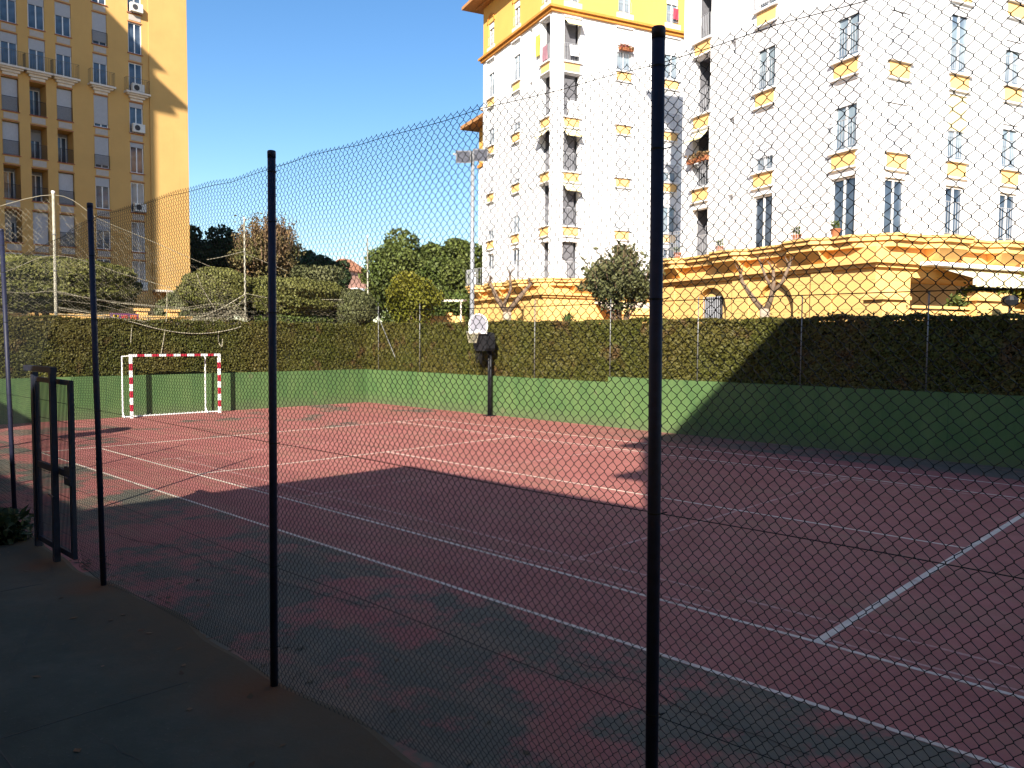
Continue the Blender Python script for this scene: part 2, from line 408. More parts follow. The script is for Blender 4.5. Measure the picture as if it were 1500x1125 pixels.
# ------------------------------------------------------------------ enclosure walls and hedges
BW = lambda x: 8.95 - (x+19.6)*.4/31.6                    # front of the far wall
mb = MB()
def wallseg(x0, x1, h):
    mb.hexa([(x0,BW(x0),-.05),(x1,BW(x1),-.05),(x1,BW(x1)+.25,-.05),(x0,BW(x0)+.25,-.05),(x0,BW(x0),h),(x1,BW(x1),h),(x1,BW(x1)+.25,h),(x0,BW(x0)+.25,h)])
wallseg(-19.8, -6.35, 1.45); wallseg(-6.35, 16, 1.62)
tag(mb.build('green_wall', M['greenwall']), 'long green painted court wall running behind the basketball stand', 'wall')
mb = MB(); mb.box(-20.05, -19.8, -12, BW(-19.8)+.25, -.05, 1.45)
tag(mb.build('green_wall', M['greenwall']), 'green painted court wall at the end behind the striped goal', 'wall')

def leaf_quads(P, N, size, tilt=.9, aspect=1.6):
    """one small quad per point, roughly facing N with random tilt"""
    n = len(P)
    d = N + rng.normal(0, tilt, (n,3)); d /= np.linalg.norm(d, axis=1, keepdims=True)+1e-9
    a = rng.normal(0,1,(n,3)); u = np.cross(d, a); u /= np.linalg.norm(u, axis=1, keepdims=True)+1e-9
    v = np.cross(d, u)
    s = size*(.6+.8*rng.random((n,1)))
    u = u*s*aspect/2; v = v*s/2
    V = np.stack([P-u, P-v*.9, P+u, P+v*.9], 1).reshape(-1,3)
    F = np.arange(4*n).reshape(n,4)
    return V, F

def hedge(name, label, p0, p1, ny, z0, z1, thick, n, size):
    """clipped hedge between two ground points; ny points out of the visible face"""
    p0 = np.array(p0, float); p1 = np.array(p1, float); d = p1-p0; L = np.linalg.norm(d); d /= L
    nrm = np.array(ny, float)
    root = empty(name, label, 'hedge', (p0[0], p0[1], 0))
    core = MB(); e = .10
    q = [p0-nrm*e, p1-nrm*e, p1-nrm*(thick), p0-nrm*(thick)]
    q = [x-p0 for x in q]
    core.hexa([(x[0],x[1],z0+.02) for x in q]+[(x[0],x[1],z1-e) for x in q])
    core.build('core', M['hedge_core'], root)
    nt_ = int(n*.28); nf = n-nt_
    a = rng.random(nf)*L; z = z0+rng.random(nf)*(z1-z0)
    wob = .07*np.sin(a*2.1)+.05*np.sin(a*5.3+z*4)+.05*np.sin(z*6+a)
    dep = rng.random(nf)**2*.13
    P = np.column_stack([d[0]*a, d[1]*a, z]) + np.append(nrm,0)[None,:]*(wob*.6-dep+.02)[:,None]
    N = np.tile(np.append(nrm,.35), (nf,1))
    a2 = rng.random(nt_)*L; t = rng.random(nt_)*thick
    zt = z1 - .06*rng.random(nt_)**2 + .03*np.sin(a2*.9+1) + .035*np.sin(a2*3.1) + .03*np.sin(a2*9.7) + (rng.random(nt_)>.97)*.08*rng.random(nt_)
    P2 = np.column_stack([d[0]*a2-nrm[0]*t, d[1]*a2-nrm[1]*t, zt])
    N2 = np.tile(np.append(nrm*.3,1), (nt_,1))
    sh = int(n*.006); a3 = rng.random(sh)*L; P3 = np.column_stack([d[0]*a3-nrm[0]*.3*rng.random(sh), d[1]*a3-nrm[1]*.3*rng.random(sh), z1+.16*rng.random(sh)**2])
    V, F = leaf_quads(np.vstack([P,P2,P3]), np.vstack([N,N2,N2[:sh]]), size, .6)
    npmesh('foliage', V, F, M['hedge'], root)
    return root
hedge('hedge', 'long dark clipped hedge above the green wall behind the basketball stand', (-19.9,BW(-19.9)+.12), (15,BW(15)+.12), (0.0127,-.9999), 1.35, 3.42, .95, 120000, .058)
hedge('hedge', 'clipped hedge above the green wall behind the striped goal', (-19.95,-12), (-19.95,9.9), (1,0), 1.35, 3.42, .95, 75000, .058)

# grey fence posts standing on the far wall, with one strand of wire
def wall_post(x, y, z0, z1, label):
    r = empty('wall_post', label, 'post', (x,y,z0), 0, 'grey fence posts along the far hedge')
    m_ = MB(); m_.tube([(0,0,0),(0,0,z1-z0)], .017, 8); m_.build('pipe', M['galv'], r, True)
    m_ = MB(); m_.lathe([(.020,z1-z0-.02),(.020,z1-z0+.015),(.012,z1-z0+.03)], 0,0,8); m_.build('cap', M['galv'], r)
for x, z1, lb in ((-16.06,4.2,'grey fence post beside the yellow green rounded bush'), (-9.64,4.15,'grey fence post just right of the leafless forked tree near the corner lamp pole'),
              (-6.3,4.1,'grey fence post in front of the olive tree'), (-3.06,4.05,'grey fence post in front of the barred window of the yellow base'),
              (.1,4.0,'grey fence post right of the leafless pruned tree'), (3.24,4.0,'grey fence post in front of the striped awning porch')):
    wall_post(x, BW(x)+.02, 1.45 if x < -6.35 else 1.62, z1, lb)
wall_post(-18.9, BW(-18.9)+.02, 1.45, 4.3, 'grey fence post at the corner with a bracing rod')
mb = MB(); mb.tube([(-18.85,BW(-18.9)-.02,3.75),(-17.6,BW(-17.6)-.05,2.0)], .018, 6)
tag(mb.build('bracing_rod', M['galv']), 'thin grey bracing rod slanting down from the corner fence post', 'rod')

# ------------------------------------------------------------------ near chain link fence
FY = -8.87
fence = empty('chain_link_fence', 'tall dark chain link fence with round posts along the near side of the court', 'fence', (0,FY,0))
def top_z(x):
    return np.where(x > 0, 4.13, 4.13-.10*np.clip(-x,0,3)/1) + .006*np.sin(x*7.3)+.008*np.sin(x*3.1+1)
def bulge(x, z):
    s = np.where((x > -.8), np.abs(np.sin((x-.12)/3.73*pi)), .5)
    return (.13*s)*np.clip(1-z/.7,0,1)**2 + .02*s*np.sin(z*1.3)
def chain_mesh(x0, x1, zlo, full=True):
    w_, h_ = .055, .059
    nw = int((x1-x0)/(w_/2)); Vs = []; Fs = []; off = 0
    nz = int(round((4.14-zlo)/(h_/2)))
    j = np.arange(nz+1)
    for k in range(nw):
        side = (j+k) % 2
        xx = x0 + (k+side)*w_/2
        zz = zlo + j*h_/2
        # scale so that the top follows the sagging top wire, bottom stays
        scale = (top_z(xx)-zlo)/(4.14-zlo); zz = zlo + (zz-zlo)*scale
        # two points per vertex: a short upright twist
        e = .0028
        px = np.repeat(xx, 2); pz = np.repeat(zz, 2); pz[0::2] -= e; pz[1::2] += e
        py = np.repeat(np.where(side==1, .0035, -.0035)*(1 if k % 2 else -1), 2)
        px = px + np.where(np.repeat(side,2)==1, .0012, -.0012)
        px = px + .012*np.sin(pz*1.9+px*.8)+.006*np.sin(pz*5.1+px*2.2); pz = pz + .010*np.sin(px*2.6)*np.clip(4-pz,0,1)+.004*np.sin(px*9)
        py = py + bulge(px, pz) + .012*np.sin(px*2.4+pz*1.1)
        # barbed tip at the top
        C = np.column_stack([px,py,pz]); n = len(C)
        T = np.gradient(C, axis=0); T /= np.linalg.norm(T,axis=1,keepdims=True)
        U = np.cross(T, np.array([[0,1.,0]])); U /= np.linalg.norm(U,axis=1,keepdims=True)
        W = np.cross(T, U); r = .0020
        ring = np.stack([C+r*U, C+r*(-.5*U+.866*W), C+r*(-.5*U-.866*W)],1).reshape(-1,3)
        i = np.arange(n-1)
        f = np.concatenate([np.stack([off+i*3+a, off+i*3+b_, off+(i+1)*3+b_, off+(i+1)*3+a],1) for a,b_ in ((0,1),(1,2),(2,0))])
        Vs.append(ring); Fs.append(f); off += 3*n
    return np.vstack(Vs), np.vstack(Fs)
for a, c, zl in ((-.87, 12.0, .02), (-2.29, -.87, 2.36), (-13.0, -2.29, .02)):
    V, F = chain_mesh(a, c, zl)
    npmesh('wire_mesh', V, F, M['wire'], fence)
for z, r in ((4.112,.0021),(2.99,.0023),(1.975,.0023),(.98,.0020)):
    m_ = MB()
    if z > 2.4: xs_ = [(-13,12)]
    else: xs_ = [(-13,-2.29),(-.87,12)]
    for a, c in xs_:
        q = np.arange(a, c+.01, .3)
        m_.tube([(x, float(bulge(np.array(x),np.array(z)))+.006, z - (4.13-float(top_z(np.array(x))) if z > 3.5 else 0)*1 + .006*sin(x*1.7)) for x in q], r, 5)
    m_.build('tension_wire', M['wire'], fence)
for x, h, dx in ((7.45,4.25,-.035), (3.85,4.23,.04), (.13,4.27,-.17), (-3.25,4.3,-.3), (-6.95,4.2,0), (-10.7,4.2,0), (11.2,4.25,0)):
    m_ = MB(); m_.tube([(x,-.02,-.05),(x+dx,-.02,h)], .031, 14)
    p = m_.build('post', M['post'], fence, True)
    m_ = MB(); t = x+dx
    m_.lathe([(.0325,h-.045),(.0330,h+.002),(.029,h+.010),(.020,h+.013)], t, -.02, 14); m_.build('cap', M['post'], p, True)
    for zz in (.35, 1.0, 1.98, 3.0, 3.7, 4.08):
        xx = x+dx*zz/h; m_ = MB()
        m_.lathe([(.0325,zz-.004),(.0325,zz+.004)], xx, -.02, 12); m_.tube([(xx+.03,-.005,zz),(xx+.052,.012,zz+.008)], .003, 5)
        m_.build('wire_tie', M['wire'], p)

# gate standing in the fence
gate = empty('metal_gate', 'narrow dark metal gate with barred infill in the chain link fence', 'gate', (-1.6,FY,0))
gx = lambda x: x+1.6
mb = MB(); mb.box(gx(-2.33),gx(-2.24),-.035,.035,0,2.34); mb.build('hinge_post', M['gate'], gate)
mb = MB(); mb.box(gx(-1.33),gx(-1.255),-.11,-.04,-.02,2.36); mb.build('lock_post', M['gate'], gate)
mb = MB(); mb.box(gx(-2.36),gx(-1.25),-.108,-.036,2.361,2.43); mb.build('lintel', M['gate'], gate)
mb = MB()
mb.box(gx(-2.235),gx(-2.18),-.02,.03,.12,2.28); mb.box(gx(-.93),gx(-.86),-.02,.03,.12,2.28)
mb.box(gx(-2.18),gx(-.93),-.018,.028,2.22,2.28); mb.box(gx(-2.18),gx(-.93),-.018,.028,.12,.19); mb.box(gx(-2.18),gx(-.93),-.018,.028,1.10,1.18)
leaf_ = mb.build('leaf_frame', M['gate'], gate)
mb = MB()
for x in np.arange(-2.15, -.94, .05): mb.tube([(gx(x),.0,.15),(gx(x),.0,2.25)], .0048, 5)
for z in np.arange(.38, 2.2, .23): mb.tube([(gx(-2.2),.006,z),(gx(-.92),.006,z)], .0035, 5)
mb.build('bar_infill', M['gate'], leaf_)
mb = MB(); mb.box(gx(-1.02),gx(-.83),-.05,-.021,1.02,1.24); mb.build('lock_box', M['gate'], leaf_)
mb = MB(); mb.tube([(gx(-.87),-.09,1.13),(gx(-.74),-.09,1.13)], .012, 8); mb.tube([(gx(-.87),-.09,1.13),(gx(-.87),-.04,1.13)], .012, 8); mb.build('handle', M['gate'], leaf_)
mb = MB(); mb.tube([(gx(-1.38),-.12,.86),(gx(-1.2),-.12,.84)], .014, 8); mb.build('bolt', M['gate'], gate)

# weeds at the foot of the fence
def tuft(name, label, loc, n, h, r, mat, cat='plant'):
    root = empty(name, label, cat, loc)
    P = np.column_stack([rng.normal(0,r,n), rng.normal(0,r,n), rng.random(n)**1.3*h])
    V, F = leaf_quads(P, np.tile([0,0,.6],(n,1)), .09, 1.0, 2.2)
    npmesh('foliage', V, F, mat, root)
    m_ = MB()
    for i in range(9):
        a = random.uniform(0,6.28); m_.tube([(0,0,0),(cos(a)*r*.6,sin(a)*r*.6,h*.5),(cos(a)*r*1.3,sin(a)*r*1.3,h*.95)], [.008,.006,.003], 5)
    m_.build('stems', M['twig'], root)
    return root
tuft('weed_clump', 'dark bushy weed growing at the foot of the fence by the gate', (-2.95,-9.2,0), 700, .42, .16, M['leaf_dark'])

# fallen leaves along the kerb and the far wall
n_ = 420; lx = rng.uniform(-12, 11, n_); ly = np.where(rng.random(n_) < .7, -8.8+np.abs(rng.normal(0,.35,n_)), -9.1-rng.random(n_)**2*2.5)
m_far = 260; lx = np.append(lx, rng.uniform(-19,8,m_far)); ly = np.append(ly, 8.55-np.abs(rng.normal(0,.25,m_far)))
lz = np.where(ly < -8.85, .036, .008)
V, F = leaf_quads(np.column_stack([lx,ly,lz]), np.tile([0,0,1.],(len(lx),1)), .045, .12)
tag(npmesh('fallen_leaves', V, F, leafmat('dry_leaf', (.10,.06,.03), (.06,.045,.02))), kind='stuff')
# ------------------------------------------------------------------ goal
goal = empty('handball_goal', 'white goal with red bands in front of the green end wall', 'goal', (-19.2,.3,0))
def banded(name, p, q, w, nb, first_red, parent):
    """square bar with alternating white and red bands in one mesh"""
    m_ = MB(); p = Vector(p); q = Vector(q); d = q-p
    axis = max(range(3), key=lambda i: abs(d[i]))
    for i in range(nb):
        a = p + d*(i/nb); c = p + d*((i+1)/nb); m_.m = (i+first_red) % 2
        lo = [min(a[k],c[k]) - (w/2 if k != axis else 0) for k in range(3)]; hi = [max(a[k],c[k]) + (w/2 if k != axis else 0) for k in range(3)]
        m_.box(lo[0],hi[0],lo[1],hi[1],lo[2],hi[2])
    return m_.build(name, [M['goal_white'], M['goal_red']], parent)
banded('upright', (0,-1.58,0), (0,-1.58,2.12), .085, 9, 0, goal)
banded('upright', (0,1.60,0), (0,1.60,2.12), .085, 9, 0, goal)
banded('crossbar', (0,-1.623,2.165), (0,1.643,2.165), .085, 13, 0, goal)
for y in (-1.58, 1.60):
    m_ = MB(); s_ = -.18 if y < 0 else -.40
    m_.tube([(-.045,y,2.15),(-.28,y+s_,2.13)], .02, 8); m_.tube([(-.28,y+s_,2.15),(-.30,y+s_,.04)], .026, 8)
    m_.tube([(-.045,y,.05),(-.30,y+s_,.04)], .022, 8)
    m_.prism([(-.30,.02),(-.12,.02),(-.30,.22)], 'y', y+s_-.012, y+s_+.012)
    m_.build('rear_frame', M['goal_white'], goal)
m_ = MB(); m_.tube([(-.31,-1.74,.03),(-.31,1.2,.03)], .024, 8); m_.build('base_rail', M['goal_white'], goal)
m_ = MB()
for i in range(17): m_.tube([(-.30,-1.70+i*.172,.05),(-.27,-1.70+i*.172,.09)], .008, 5)
m_.build('net_hooks', M['goal_white'], goal)

# ------------------------------------------------------------------ basketball stands
def basketball_stand(loc, rz, label):
    """mini basket: faces local -y"""
    r = empty('basketball_stand', label, 'basketball hoop', loc, rz, 'basketball stands')
    m_ = MB(); m_.tube([(-.05,0,0),(-.05,0,3.0)], .042, 10); m_.tube([(.05,0,0),(.05,0,2.9)], .042, 10); m_.build('pole', M['black'], r, True)
    m_ = MB(); m_.box(-.2,.2,-.16,.14,0,.03); m_.build('base_plate', M['black'], r)
    m_ = MB()
    pf = [(-.32,2.48),(-.25,2.38),(.25,2.38),(.32,2.48),(.33,2.9),(.22,3.05),(-.22,3.08),(-.38,2.78)]
    m_.prism(pf, 'y', -.50, -.05); m_.build('black_block', M['matt_black'], r)  # plain black block below the backboard
    m_ = MB()
    fan = [(-.46,3.02),(.40,3.02),(.44,3.3)] + [(-.03+.47*cos(t), 3.3+.40*sin(t)) for t in np.linspace(0,pi,13)[1:-1]] + [(-.50,3.3)]
    m_.prism(fan, 'y', -.56, -.52); bd = m_.build('backboard', M['board'], r)
    m_ = MB(); pts = [(x, -.565, z) for x, z in fan]; m_.tube(pts+[pts[0]], .035, 8); m_.build('border', M['goal_white'], bd)
    m_ = MB(); m_.prism([(-.14,3.03),(.14,3.03),(.17,3.1),(0,3.16),(-.17,3.1)], 'y', -.60, -.566); m_.build('target_mark', M['goal_white'], bd)
    m_ = MB(); m_.tube([(-.03+.225*cos(t), -.83+.225*sin(t), 3.06) for t in np.linspace(0,2*pi,25)], .012, 6); m_.box(-.1,.04,-.61,-.566,3.02,3.09); m_.build('rim', M['goal_white'], r)
    m_ = MB()
    for k in range(14):
        for s_ in (-1,1):
            pts = []
            for i in range(5):
                t = 2*pi*k/14 + s_*i*.22; q = .225-.022*i
                pts.append((-.03+q*cos(t), -.83+q*sin(t), 3.05-.095*i))
            m_.tube(pts, .006, 4)
    m_.build('hoop_net', M['rope'], r)
    m_ = MB()
    for k in range(16):
        x = -.36+.017*k+random.uniform(-.02,.02); y = -.35+random.uniform(-.06,.06); l = random.uniform(.25,.5)
        m_.tube([(x,y,2.40),(x+random.uniform(-.04,.04),y,2.40-l*.5),(x+random.uniform(-.06,.06),y,2.40-l)], .008, 4)
    m_.build('black_strands', M['matt_black'], r)  # loose black strands hanging under the block
    return r
bs = basketball_stand((-11.62,8.58,0), 0, 'black basketball stand with small arched backboard by the far green wall')
b2 = copy_tree(bs); b2.location = (-12.6,-8.25,0); b2.rotation_euler = (0,0,pi)
tag(b2, 'black basketball stand on the near side of the court by the chain link fence')

# ------------------------------------------------------------------ pale poles, ball net, floodlight
def pale_pole(x, y, h, r, label, lean=0):
    o = empty('net_pole', label, 'pole', (x,y,0), 0, 'pale poles of the ball net')
    m_ = MB(); m_.tube([(0,0,0),(lean*.5,0,h*.5),(lean,lean*.3,h)], [r,r*.9,r*.75], 8); m_.build('shaft', M['pole_pale'], o, True)
    m_ = MB(); m_.lathe([(r*.8,h-.06),(r*1.0,h-.02),(r*.9,h+.03)], lean, lean*.3, 8); m_.build('cap', M['goal_white'], o)
    for z in (3.6,5.0,6.2):
        m_ = MB(); m_.lathe([(r*1.15,z-.02),(r*1.15,z+.02)], lean*z/h, lean*.3*z/h, 8); m_.build('clamp', M['galv'], o)
    return o
pale_pole(-20.3, -3.25, 7.6, .058, 'pale net pole leftmost in front of the yellow tower')
pale_pole(-20.3, 3.55, 7.5, .042, 'pale net pole in front of the dark trees')
pale_pole(-20.3, 9.45, 7.35, .040, 'pale net pole at the court corner left of the big green tree', -.05)

net = empty('ball_net', 'torn pale ball net and ropes sagging between poles above the hedge', 'net', (-20.3,0,0))
def rope(name, pts, r=.011):
    # smooth polyline with small sag noise
    P = [Vector(p) for p in pts]; out = []
    for i in range(len(P)-1):
        p0 = P[max(i-1,0)]; p1 = P[i]; p2 = P[i+1]; p3 = P[min(i+2,len(P)-1)]
        for k in range(6):
            t = k/6
            out.append(.5*((2*p1)+(p2-p0)*t+(2*p0-5*p1+4*p2-p3)*t*t+(3*p1-p0-3*p2+p3)*t**3))
    out.append(P[-1])
    m_ = MB(); m_.tube(out, r, 5); return m_.build(name, M['rope'], net)
rope('rope', [(0,-9,5.2),(0,-6,6.4),(0,-3.25,7.5),(0,-1.8,6.85),(0,-.3,6.35),(.1,.9,5.9),(.05,2.1,5.5)])
rope('rope', [(0,-9,4.1),(0,-5.2,4.7),(0,-3.25,5.5),(0,-1,5.0),(.1,.6,4.6)])
rope('rope', [(.2,-5.2,4.25),(.2,-4.2,4.2),(.2,-3.25,4.3),(.2,-2.0,4.05),(.2,-.6,3.95),(.2,1,3.9)])
rope('rope', [(.3,-3.25,3.75),(.3,-1.6,3.5),(.4,.2,3.05),(.4,1.6,2.95),(.4,2.9,3.15),(.2,3.5,3.4)], .018)
rope('rope', [(.2,-3.25,3.55),(.3,-1.4,3.45),(.3,.4,3.3),(.3,1.5,3.55),(.2,2.5,3.95),(.1,3.55,4.55)], .018)
rope('rope', [(0,3.55,6.2),(0,2.6,5.9),(0,2.0,5.75)])
rope('rope', [(0,3.55,6.1),(0,4.4,5.85),(0,5.4,5.55)])
rope('rope', [(0,3.55,4.55),(0,5,4.35),(0,6,4.3),(0,7.2,4.45),(0,9.4,4.5)], .014)
rope('rope', [(.3,.35,4.6),(.35,.3,3.6),(.4,.15,2.7),(.4,.05,2.2)], .014)
rope('rope', [(.3,2.3,3.1),(.35,2.25,2.7),(.4,2.35,2.45),(.4,2.4,2.75)], .014)
rope('rope', [(.2,1.5,5.2),(.2,1.75,4.6),(.2,2.2,3.9)], .012)
rope('rope', [(.3,-.9,3.3),(.35,-.95,3.0),(.4,-1.0,2.6)], .012)
for k in range(7):                                          # loose strings slung low between the two left poles
    z0_ = random.uniform(3.5,4.3); rope('loose_string', [(.25,-3.25,z0_)]+[(.25+random.uniform(-.1,.1), y, z0_-.5*sin((y+3.25)/6.8*pi)*random.uniform(.5,1.1)) for y in (-1.8,-.4,1.0,2.3)]+[(.15,3.5,random.uniform(3.5,4.4))], .0065)
m_ = MB()                                                   # what is left of the knotted mesh
def strand(a, c): m_.tube([a, c], .0036, 3, False)
def upper(y): return np.interp(y, [-9,-6,-3.25,-1.8,-.3,.9,2.1,3.55,5.4,9.4], [5.2,6.4,7.4,6.8,6.3,5.8,5.3,4.6,4.35,4.5])
def lower(y): return np.interp(y, [-9,-5,-3.25,-1.6,.2,1.6,2.9,3.55,5.4,9.4], [3.4,3.4,3.6,3.45,3.1,3.0,3.2,3.5,3.45,3.4])
ys = np.arange(-9, 9.3, .15); NR = 26
for i, y in enumerate(ys[:-1]):
    for j in range(NR):
        if random.random() < (.3 if y < 3 else .72): continue
        y2 = ys[i+1]
        za = lower(y)+(upper(y)-lower(y))*(j/NR)**1.3; zb = lower(y2)+(upper(y2)-lower(y2))*((j+1)/NR)**1.3; zc = lower(y2)+(upper(y2)-lower(y2))*(j/NR)**1.3
        q = .12*sin(y*1.3+j*.4)
        strand((q,y,za),(q,y2,zb))
        if random.random() < .8: strand((q,y,zb),(q,y2,zc))
m_.build('knotted_mesh', M['rope'], net)
m_ = MB()                                                   # bundled mesh hanging in folds along the lower rope
for i in range(420):
    y = random.uniform(-.4,3.4); z = lower(y)+random.gauss(.32,.16)*(1.2 if 1.2<y<3.2 else .5)
    m_.tube([(.3,y,z),(.32,y+random.uniform(-.25,.25),z+random.uniform(-.12,.12)),(.3,y+random.uniform(-.4,.4),z+random.uniform(-.15,.15))], .006, 3, False)
m_.build('bundled_mesh', M['rope'], net)

fl = empty('floodlight_pole', 'tall pale floodlight pole with two lamps beside the middle white building', 'street light', (-15.1,10.93,0))
m_ = MB(); m_.tube([(0,0,0),(0,0,5),(0,0,10.5)], [.11,.095,.075], 12); m_.build('shaft', M['lampgrey'], fl, True)
m_ = MB(); m_.box(-.8,.75,-.04,.04,10.35,10.43); ar = m_.build('arm', M['lampgrey'], fl, rz=R(44))
for dx, dz in ((-.36,-.04), (.34,.03)):
    m_ = MB(); z = 10.12+dz
    m_.hexa([(dx-.31,-.26,z-.10),(dx+.31,-.26,z-.10),(dx+.31,.10,z+.12),(dx-.31,.10,z+.12),(dx-.31,-.46,z+.36),(dx+.31,-.46,z+.36),(dx+.31,.06,z+.42),(dx-.31,.06,z+.42)])
    lp = m_.build('lamp_head', M['lampgrey'], fl, rz=R(44))
    m_ = MB()
    m_.hexa([(dx-.26,-.29,z-.06),(dx+.26,-.29,z-.06),(dx+.26,-.27,z-.06),(dx-.26,-.27,z-.06),(dx-.26,-.465,z+.31),(dx+.26,-.465,z+.31),(dx+.26,-.44,z+.31),(dx-.26,-.44,z+.31)])
    m_.build('lens', M['lampglass'], lp)

# ------------------------------------------------------------------ facade tools (local frame: x right, -y outward, z up)
def facade(mb, u0, u1, z0, z1, ops, recess_back=True):
    """wall sheet at y=0 with openings (ua,ub,za,zb,depth) that get reveals"""
    us = sorted({u0,u1,*[round(o[0],4) for o in ops],*[round(o[1],4) for o in ops]})
    zs = sorted({z0,z1,*[round(o[2],4) for o in ops],*[round(o[3],4) for o in ops]})
    us = [u for u in us if u0 <= u <= u1]; zs = [z for z in zs if z0 <= z <= z1]
    def hole(u, z): return any(o[0] < u < o[1] and o[2] < z < o[3] for o in ops)
    for j in range(len(zs)-1):
        run = None
        for i in range(len(us)-1):
            h = hole((us[i]+us[i+1])/2, (zs[j]+zs[j+1])/2)
            if not h and run is None: run = us[i]
            if run is not None and (h or i == len(us)-2):
                e = us[i] if h else us[i+1]
                mb.add([(run,0,zs[j]),(e,0,zs[j]),(e,0,zs[j+1]),(run,0,zs[j+1])], [(0,1,2,3)]); run = None
    for o_ in ops:
        a, c, p, q, d = o_[:5]; back = recess_back and len(o_) == 5
        mb.add([(a,0,p),(c,0,p),(c,0,q),(a,0,q),(a,d,p),(c,d,p),(c,d,q),(a,d,q)],
               [(0,4,5,1),(1,5,6,2),(2,6,7,3),(3,7,4,0)] + ([(4,7,6,5)] if back else []))
def frame_xform(mb_src, mb_dst, face):
    """copy verts from facade frame into building frame: 'F' (normal -y) or 'R' (normal +x)"""
    vs = mb_src.v if face == 'F' else [(-y, x, z) for x, y, z in mb_src.v]
    mb_dst.add(vs, mb_src.f)
class Face:
    def __init__(s, root, face, off=0.): s.root = root; s.face = face; s.off = off
    def put(s, name, me, a, z=0, d=0, parent=None):
        d += s.off
        loc = (a, -d, z) if s.face == 'F' else (d, a, z)
        o = link(name, me, s.root, loc, 0 if s.face == 'F' else pi/2)
        return o
_cache = {}
def cached(key, fn):
    if key not in _cache: _cache[key] = fn()
    return _cache[key]

def window_meshes(w_, h_, shut, kind='white', bars=1, glass='glass'):
    key = ('win', w_, h_, shut, kind, bars, glass)
    def fn():
        g = MB(); g.box(-w_/2, w_/2, 0, .02, 0, h_); gm = g.mesh('window', M[glass])
        f = MB(); t = .055
        f.box(-w_/2,-w_/2+t,-.035,-.002,0,h_); f.box(w_/2-t,w_/2,-.035,-.002,0,h_)
        f.box(-w_/2+t,w_/2-t,-.035,-.002,0,t); f.box(-w_/2+t,w_/2-t,-.035,-.002,h_-t,h_)
        for k in range(bars):
            x = -w_/2+w_*(k+1)/(bars+1); f.box(x-.035,x+.035,-.033,-.002,t,h_-t)
        fm = f.mesh('frame', M['wframe'])
        sm = None
        if shut > 0:
            s_ = MB(); zz = h_; zb = h_*(1-shut)
            while zz > zb+.001:
                lo = max(zb, zz-.07)
                s_.box(-w_/2+.005,w_/2-.005,-.075,-.04,lo+.006,zz); zz = lo
            sm = s_.mesh('shutter', M['shutter_cream' if kind == 'cream' else 'shutter_white' if glass == 'glass_bloom' else 'shutter'])
        return gm, fm, sm
    return cached(key, fn)
def add_window(fc, a, z, w_, h_, shut=0., depth=.14, kind='white', bars=1, glass='glass'):
    gm, fm, sm = window_meshes(w_, h_, shut, kind, bars, glass)
    o = fc.put('window', gm, a, z, -depth)
    link('frame', fm, o)
    if sm: link('shutter', sm, o)
    return o
def railing_mesh(w_, h_, dp, mat, sp=.10, r=.009):
    key = ('rail', w_, h_, dp, mat, sp)
    def fn():
        m_ = MB(); path = [(-w_/2,0),(-w_/2,-dp),(w_/2,-dp),(w_/2,0)] if dp > 0 else [(-w_/2,0),(w_/2,0)]
        for i in range(len(path)-1):
            (x0,y0),(x1,y1) = path[i], path[i+1]
            m_.tube([(x0,y0,h_),(x1,y1,h_)], r*1.7, 4); m_.tube([(x0,y0,.06),(x1,y1,.06)], r*1.3, 4)
            L = math.hypot(x1-x0,y1-y0); n = max(1,int(L/sp))
            for k in range(n+1):
                t = k/n; m_.tube([(x0+(x1-x0)*t,y0+(y1-y0)*t,.06),(x0+(x1-x0)*t,y0+(y1-y0)*t,h_)], r, 4, False)
        return m_.mesh('railing', M[mat])
    return cached(key, fn)
def box_mesh(key, name, mat, *bx):
    def fn():
        m_ = MB(); m_.box(*bx); return m_.mesh(name, M[mat])
    return cached(key, fn)

